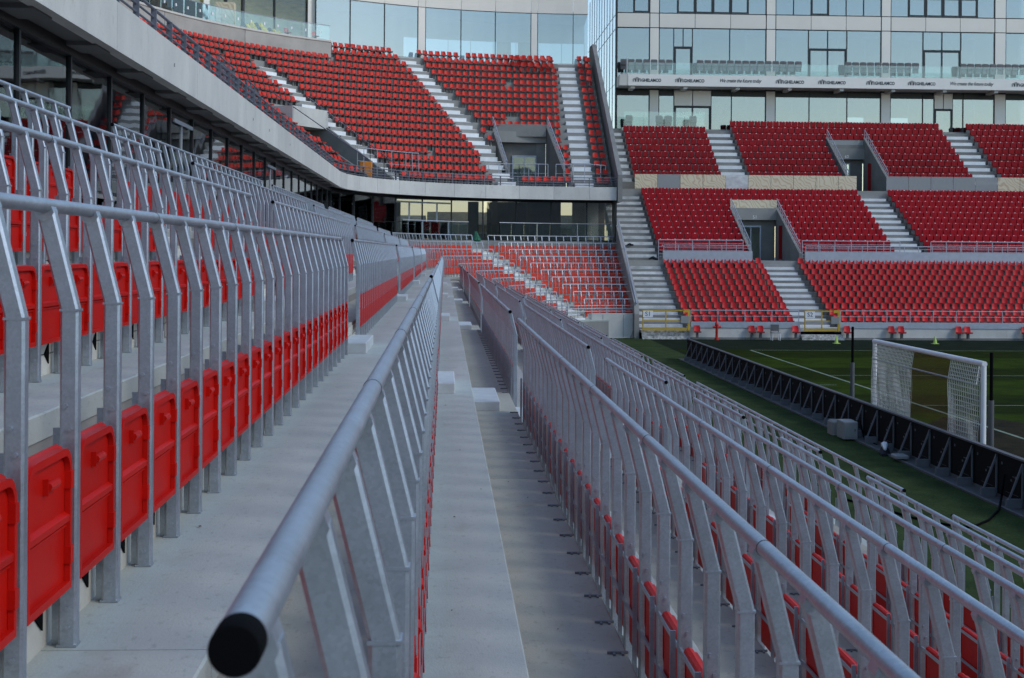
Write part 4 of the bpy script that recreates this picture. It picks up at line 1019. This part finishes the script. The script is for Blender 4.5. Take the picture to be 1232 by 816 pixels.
# ------------------------------------------------------------------ office building behind the main stand
ob = thing('office_building', 'office building with pale cladding, blue glazing and a lettered balcony behind the main stand', 'building', (30, 105, G))
FY = 105.0
cols = [(15.64, 16.41), (24.70, 25.48), (33.73, 34.52), (42.71, 43.63)]
def pane(x0, x1, z0, z1, m='glass_blue', blind=True):
    o = obj('window', MB().box(x0+.03, x1-.03, FY+.02, FY+.05, z0, z1), m, ob)
    if blind and random.random() < .8: obj('blind', MB().box(x0+.05, x1-.05, FY+.25, FY+.28, z1-.55, z1-.02), 'bluew', o)
    obj('mullion', MB().box(x1-.03, x1+.03, FY-.05, FY+.1, z0, z1), 'frame', ob)
def door(x0, x1, z0, z1, n):
    d = obj('door', MB().box(x0+.02, x0+.14, FY-.03, FY+.1, z0, z1).box(x1-.14, x1-.02, FY-.03, FY+.1, z0, z1).box(x0+.14, x1-.14, FY-.03, FY+.1, z1-.14, z1), 'frame', ob)
    for q in range(n):
        a = x0+.14+(x1-x0-.28)*q/n; b_ = x0+.14+(x1-x0-.28)*(q+1)/n
        obj('pane', MB().box(a+.04, b_-.04, FY+.02, FY+.05, z0+.1, z1-.14), 'glass_blue', d)
        if q: obj('stile', MB().box(a-.06, a+.06, FY-.02, FY+.1, z0, z1-.14), 'frame', d)
def bay(x0, x1, lv):
    w_ = x1-x0
    if lv == 2:
        z0, z1 = 13.5, 17.28
        if w_ > 5:
            if x0 < 20: div = [(0, .135, 'p'), (.135, .31, 'd1'), (.31, .66, 'p'), (.66, 1, 'p')]
            else: div = [(0, .31, 'p'), (.31, .675, 'd2'), (.675, 1, 'p')]
        else: div = [(0, 1, 'p')]
        for a, b_, k in div:
            a, b_ = x0+a*w_, x0+b_*w_
            if k == 'p': pane(a, b_, z0, z1)
            else: door(a, b_, z0, 15.85, int(k[1])); pane(a, (a+b_)/2, 15.9, z1); pane((a+b_)/2, b_, 15.9, z1)
    if lv == 3:
        z0, z1 = 18.46, 21.6; n = 6 if w_ > 5 else 2
        for q in range(n):
            a, b_ = x0+w_*q/n, x0+w_*(q+1)/n; pane(a, b_, z0, z1, blind=False)
            if (x0 < 20 and 0 < q < 5) or (20 < x0 < 30 and q == 2) or (x0 > 30 and 0 < q < 5):
                f = obj('frame', MB().box(a+.03, a+.11, FY-.06, FY+.01, z0+.05, z1).box(b_-.11, b_-.03, FY-.06, FY+.01, z0+.05, z1).box(a+.11, b_-.11, FY-.06, FY+.01, z0+.05, z0+.13).box(a+.11, b_-.11, FY-.06, FY+.01, z0+1.35, z0+1.43), 'frame', ob)
    if lv == 1:
        z0, z1 = 9.42, 12.25
        if w_ > 5:
            if x0 < 20: div = [(0, .14, 'p'), (.14, .49, 'd2'), (.49, .68, 'p'), (.68, 1, 'p')]
            elif x0 < 30: div = [(0, .32, 'p'), (.32, .68, 'p'), (.68, 1, 'p')]
            else: div = [(0, .31, 'p'), (.31, .42, 'p'), (.42, .60, 'd1'), (.60, .70, 'p'), (.70, 1, 'p')]
        else: div = [(0, 1, 'p')]
        for a, b_, k in div:
            a, b_ = x0+a*w_, x0+b_*w_
            if k == 'p': pane(a, b_, z0, z1-.18, blind=False); obj('dark_head', MB().box(a+.03, b_-.03, FY+.0, FY+.08, z1-.16, 12.55), 'frame', ob)
            else:
                door(a, b_, z0, 11.3, int(k[1]))
                for e in range(2): obj('transom_panel', MB().box(a+(b_-a)*e/2+.03, a+(b_-a)*(e+1)/2-.03, FY-.02, FY+.05, 11.33, 12.5), 'column', ob)
edges = [13.15] + [e for c in cols for e in c] + [47.5]
for q in range(0, len(edges)-1, 2):
    for lv in (1, 2, 3): bay(edges[q], edges[q+1], lv)
    w_ = edges[q+1]-edges[q]; n = 3 if w_ > 5 else 1
    for e in range(n):
        for z in ((17.34, 18.40), (21.66, 22.7)): obj('spandrel_panel', MB().box(edges[q]+w_*e/n+.02, edges[q]+w_*(e+1)/n-.02, FY-.04, FY+.08, *z), 'panel', ob)
for a, b_ in cols:
    for z0, z1 in ((9.42, 12.5), (13.5, 17.28), (17.34, 18.40), (18.46, 21.6), (21.66, 22.7)): obj('column_panel', MB().box(a+.05, b_-.05, FY-.06, FY+.08, z0, z1), 'column', ob)
    obj('column_joint', MB().box(a-.01, b_+.01, FY+.0, FY+.07, 9.4, 22.7), 'frame', ob)
obj('joint_backing', MB().box(13.15, 47.5, FY+.0, FY+.03, 17.26, 18.48), 'frame', ob)
for q, (z0, z1) in enumerate(((9.2, 9.4), (12.6, 13.4), (17.5, 18.3), (21.8, 22.6))): obj('floor', MB().box(13.2, 47.5, FY+.1, FY+8, z0, z1), 'conc', ob)
obj('back_wall', MB().box(13.2, 47.5, FY+5, FY+5.2, 11.1, 22.6), 'bluew', ob)
for a, c in ((13.2, 32.6), (34.0, 36.0), (38.3, 47.5)): obj('back_wall', MB().box(a, c, FY+5, FY+5.2, 9.4, 11.1), 'bluew', ob)
for q in range(9): obj('room_wall', MB().box(16+q*3.6, 16.15+q*3.6, FY+.3, FY+5, 9.4, 22.6), 'bluew', ob)
# side glass wall seen at a slant
for q in range(11):
    y0 = FY+.3+q*1.9
    for z0, z1 in ((3, 8), (8.05, 12.95), (13, 17.2), (17.3, 18.3), (18.4, 22.7)):
        obj('side_pane', MB().box(13.06, 13.1, y0+.03, y0+1.87, z0, z1), 'glass_sky', ob)
    obj('side_mullion', MB().box(13.03, 13.08, y0-.05, y0+.05, 3, 22.7), 'side_m', ob)
obj('side_wall_core', MB().box(13.12, 13.2, FY+.1, FY+21.5, 3, 22.7), 'white', ob)
obj('corner_trim', MB().box(13.0, 13.16, FY-.05, FY+.1, 9.4, 22.7), 'frame', ob)
# balcony with lettering
bc = thing('balcony', 'long balcony with white lettered front and glass balustrade across the office building', 'balcony', (30, 103.5, 12.6))
obj('slab', MB().box(13.1, 47.5, 103.1, FY-.06, 12.62, 13.42), 'conc', bc)
obj('front_banner', MB().box(13.75, 47.5, 103.04, 103.09, 12.60, 13.46), 'banner', bc)
obj('end_cheek', MB().box(13.1, 13.7, 103.04, 103.09, 12.60, 13.46), 'conc', bc)
for x in range(14, 47, 4): obj('soffit_beam', MB().box(x*1.0, x+.3, 103.2, FY-.1, 12.4, 12.615), 'conc', bc)
x = 13.75
while x < 47:
    obj('glass_pane', MB().box(x+.01, x+1.19, 103.06, 103.08, 13.47, 14.36), 'glass_clear', bc); x += 1.2
obj('end_glass', MB().box(13.70, 13.72, 103.06, 103.9, 13.47, 14.7), 'white', bc)
word = text_mesh('GHELAMCO', .33, M['ink'], spacing=1, extrude=.006, off=.009); script = text_mesh('We create the future today', .38, M['ink'], shear=.35, spacing=.92, extrude=.003, off=.004)
def logo_mesh():
    b = MB()
    for dx, hh in ((0, .26), (.19, .34), (.38, .26)):
        for o_ in (0, .055):
            z0, x0 = -.14, dx-.11+o_; x1 = dx+.11-o_; zt = -.14+hh-o_*1.2
            b.bar((x0, 0, z0), (x0, 0, zt-.06), .026, .01); b.bar((x1, 0, z0), (x1, 0, zt-.06), .026, .01); b.bar((x0, 0, zt-.06), (dx, 0, zt), .01, .03); b.bar((dx, 0, zt), (x1, 0, zt-.06), .01, .03)
    return b.mesh('logo', M['ink'])
logo = logo_mesh()
def bx(px): return 103.04*((px-616)/1650 + 81/1650)/(1 - (px-616)/1650*81/1650)
for px0, px1 in ((760, 794), (811, 846), (932, 966), (983, 1016), (1041, 1075), (1091, 1124), (1216, 1250)):
    x0, x1 = bx(px0), bx(px1)
    o = inst('logo', logo, bc); o.location = Vector((x0+.12, 103.03, 13.03)) - bc.location
    o = inst('lettering', word, bc); wd = word_w = max(v.co.x for v in word.vertices)*2; o.location = Vector(((x0+.66+x1)/2, 103.03, 13.0)) - bc.location; o.scale.x = (x1-x0-.66)/wd
for px0, px1 in ((863, 915), (1140, 1194)):
    x0, x1 = bx(px0), bx(px1); o = inst('script_lettering', script, bc); wd = max(v.co.x for v in script.vertices)*2; o.location = Vector(((x0+x1)/2, 103.03, 13.05)) - bc.location; o.scale.x = (x1-x0)/wd
# balcony seats
q = 0
for px0, px1 in ((747, 812), (840, 972), (1020, 1108), (1160, 1240)):
    x = bx(px0)
    while x < bx(px1) - .3:
        o = inst('grey_chair', greyf_me, None, (x+.25, 104.1, 13.90)); o.scale = (1.16, 1, 1); tag(o, 'dark grey seat on the lettered balcony, %s from the left' % nth(q), 'seat', 'grey seats on the balcony'); x += .585; q += 1
# little box with glass front left of the upper tier top
bx_ = thing('glass_box', 'small glass fronted seating box at the top left of the upper tier', 'box seat', (16.5, 104, 9.4))
obj('floor', MB().box(13.3, 19.6, 102.85, 104.9, 8.9, 9.42), 'conc', bx_)
for e in range(4): obj('glass_pane', MB().box(13.4+e*1.55, 14.92+e*1.55, 102.86, 102.88, 9.45, 10.62), 'glass_clear', bx_)
for q, x in enumerate((13.9, 16.2, 16.9, 18.8)):
    o = inst('grey_chair', greyf_me, None, (x, 103.5, 9.43)); o.scale = (1.25, 1.1, 1.15); tag(o, 'grey seat inside the small glass fronted box, %s from the left' % nth(q), 'seat', 'grey seats in the glass box')

# ------------------------------------------------------------------ goal, poles, boards
GX, GY0, GY1, GT = 11.65, 29.1, 36.6, -2.36
t = thing('goal', 'white football goal with net pushed back behind the goal line', 'goal', (GX, (GY0+GY1)/2, G))
obj('crossbar', MB().tube([(GX, GY0-.06, GT), (GX, GY1+.06, GT)], .06, 12), 'white', t, True)
for y in (GY0, GY1): obj('post', MB().tube([(GX, y, G), (GX, y, GT)], .06, 12), 'white', t, True)
BX, BZ = 11.585, -2.83
obj('net_bar', MB().tube([(BX, GY0+.25, BZ), (BX, GY1, BZ)], .022, 6), 'box', t)
for y in (GY0+.25, GY1): obj('net_stay', MB().tube([(GX, y, GT-.05), (BX, y, BZ)], .015, 5), 'white', t)
def net_part(y0, y1):
    b = MB(); st = .105; n = int(round((y1-y0)/st)); wob = random.random()*6
    def P(y, q):     # q 0..1 top to bar, 1..2 bar to ground
        if q <= 1: return (GX + (BX-GX)*q, y, GT-.05 + (BZ-GT+.05)*q)
        w_ = .03*sin(y*5.1+wob+q*4)*(q-1)
        return (BX + w_ - .02*(q-1), y + .03*sin(q*9+y*3), BZ + (G+.06-BZ)*(q-1))
    qs = [i/5 for i in range(6)] + [1 + i/17 for i in range(1, 18)]
    for i in range(n+1):
        y = y0+(y1-y0)*i/n
        b.tube([P(y, q) for q in qs], .0082, 3, False)
    for q in qs: b.tube([P(y0+(y1-y0)*i/10, q) for i in range(11)], .0082, 3, False)
    return b
for a, c in ((GY0+.05, 31.0), (33.5, GY1)):
    nn_ = net_part(a, c); n2 = net_part(a+.05, c-.05); n2.v = [(x-.02, y, z) for x, y, z in n2.v]; nn_.add(n2.v, n2.f)
    obj('net', nn_, 'net', t, kind='stuff')
b = MB(); b.add([(GX, 31.0, GT-.05), (GX, 33.5, GT-.05), (BX, 33.5, BZ), (BX, 31.0, BZ), (BX-.04, 33.5, G+.05), (BX-.04, 31.0, G+.05)], [(0,1,2,3),(3,2,4,5)])
obj('fine_net', b, 'brown_net', t)
for q, y in enumerate((40.45, 30.03)):
    X_ = (12.2, 12.2)[q]
    t = thing('net_pole', 'black topped net pole with grey padding, %s end of the goal' % ('far', 'near')[q], 'pole', (X_, y, G), 'net poles beside the goal')
    inst('pole', MB().tube([(0,0,0),(0,0,2.62)], .04, 8).mesh('pole', M['black'], True), t); inst('padding', MB().tube([(0,0,0),(0,0,1.55)], .062, 10).mesh('padding', M['pad'], True), t)
# boards seen from behind
PB = 1.24; BXX = 10.95
pan = MB(); pan.box(-.03, .05, .01, PB-.01, .10, .90)
trim = MB(); trim.box(-.05, .07, .0, PB, .90, .935)
foot = MB(); foot.box(-.42, .06, .0, PB, 0, .03); foot.box(-.05, .05, 0, PB, .03, .10)
strut = MB(); strut.bar((-.045, .08, .86), (-.36, .08, .05), .03, .035); strut.bar((-.05, .08, .86), (-.05, .08, .05), .03, .03)
wt = MB(); wt.box(-.36, -.08, .04, .12, .03, .20)
cl = MB(); cl.box(-.04, -.031, .40, .46, .52, .56); cl.box(-.04, -.031, .60, .66, .44, .48); cl.box(-.036, -.031, .5, .58, .53, .545); cl.box(-.04, -.031, 1.05, 1.1, .7, .75); cl.box(-.034, -.030, .3, .9, .2, .205)
mm = [('panel', pan.mesh('panel', M['board'])), ('top_trim', trim.mesh('top_trim', M['pad'])), ('footing', foot.mesh('footing', M['dark'])), ('strut', strut.mesh('strut', M['strut'])), ('weight', wt.mesh('weight', M['strut'])), ('clips', cl.mesh('clips', M['pad']))]
for i in range(42):
    y = 61.2 - PB*(i+1)
    t = thing('advertising_board', 'black advertising board seen from behind with grey strut, %s from the far end' % nth(i), 'board', (BXX + .004*sin(i*1.7), y, G+.004), 'advertising boards along the turf', rot=rad(random.uniform(-.25, .25)))
    for nm, me in mm: inst(nm, me, t)
t = thing('control_cabinet', 'light grey electrical cabinet standing behind the boards near the goal', 'cabinet', (10.42, 34.95, G))
inst('body', MB().cbox(-.19, .19, -.30, .30, .05, .50, .02).mesh('body', M['box']), t); inst('door', MB().box(-.16, .16, -.31, -.302, .1, .46).mesh('door', M['box']), t); inst('lock', MB().box(.09, .12, -.322, -.311, .25, .31).mesh('lock', M['dark']), t)
inst('cable', MB().tube([(.14, -.15, .5), (.24, -.33, .52), (.27, -.4, .25), (.32, -.45, .05), (.4, -1.2, .03)], .02, 6).mesh('cable', M['black'], True), t)
tag(obj('concrete_weight', MB().cbox(10.25, 10.62, 35.75, 36.25, G+.005, G+.38, .04), 'conc_mid'), 'small grey concrete block beside the electrical cabinet', 'block')
b = MB(); b.tube([(10.48, 32.1, G+.16), (10.55, 32.35, G+.24), (10.62, 32.6, G+.2), (10.66, 32.8, G+.12)], [.03, .08, .08, .03], 7); o = tag(obj('white_cloth', b, 'white', smooth=True), 'crumpled white cloth on a dark bag lying by the boards', 'cloth')
b = MB(); b.tube([(10.42, 32.0, G+.03), (10.55, 32.35, G+.06), (10.7, 32.8, G+.04)], [.05, .13, .06], 8); tag(obj('dark_bag', b, 'bag', smooth=True), 'dark bag lying under the white cloth by the boards', 'bag')
tag(obj('flat_box', MB().cbox(10.42, 10.72, 31.1, 31.5, G+.08, G+.16, .02), 'box'), 'low pale box on the turf beside the boards', 'box')
cab = [(10.88, 26.1, G+.55), (10.78, 26.0, G+.12), (10.4, 25.2, G+.03), (9.8, 24.2, G+.03), (9.27, 23.6, G+.03), (9.0, 23.65, G+.03), (8.52, 24.4, G+.03), (8.2, 25.4, G+.03), (7.8, 26.3, G+.03)]
tag(obj('cable', MB().tube(cab, .022, 6), 'black', smooth=True), 'black cable snaking from the boards over the green turf', 'cable')
b = MB().tube([(10.55, y, G+.03) for y in range(20, 60, 4)], .03, 5); tag(obj('cable_run', b, 'pad'), 'long dark cable lying along the foot of the advertising boards', 'cable')
b = MB().tube([(8.6, 76.3, G+.02), (9.6, 76.0, G+.02), (10.4, 76.2, G+.04), (10.55, 76.3, G+.5)], .03, 6); tag(obj('hose', b, 'cream', smooth=True), 'pale hose lying at the foot of the corner front wall', 'hose')
# a few leaf scraps and bits of grit on the walkway
lv = MB()
for q in range(34):
    k = random.choice([0, 1, 1, 2]); s = 2.5 + 16*random.random()**1.5; X = footx(k) + random.uniform(.03, .33); z = footz(k) + .002
    if q % 2 == 0: X = footx(2) - random.uniform(.12, .5); z = footz(2) + UP + .002
    r_ = random.uniform(.002, .006); pts = [(X+r_*cos(e)*random.uniform(.6, 1.3), s+r_*1.6*sin(e)*random.uniform(.6, 1.3), z+random.uniform(0, .003)) for e in [2*pi*j/6 for j in range(6)]]
    lv.loft([pts, [(x, y, zz+.0015) for x, y, zz in pts]])
o = obj('leaf_litter', lv, 'brown'); o['kind'] = 'stuff'; tag(o, 'tiny brown leaf scraps and grit scattered on the concrete walkway', 'litter')
print('objects', len(bpy.data.objects))
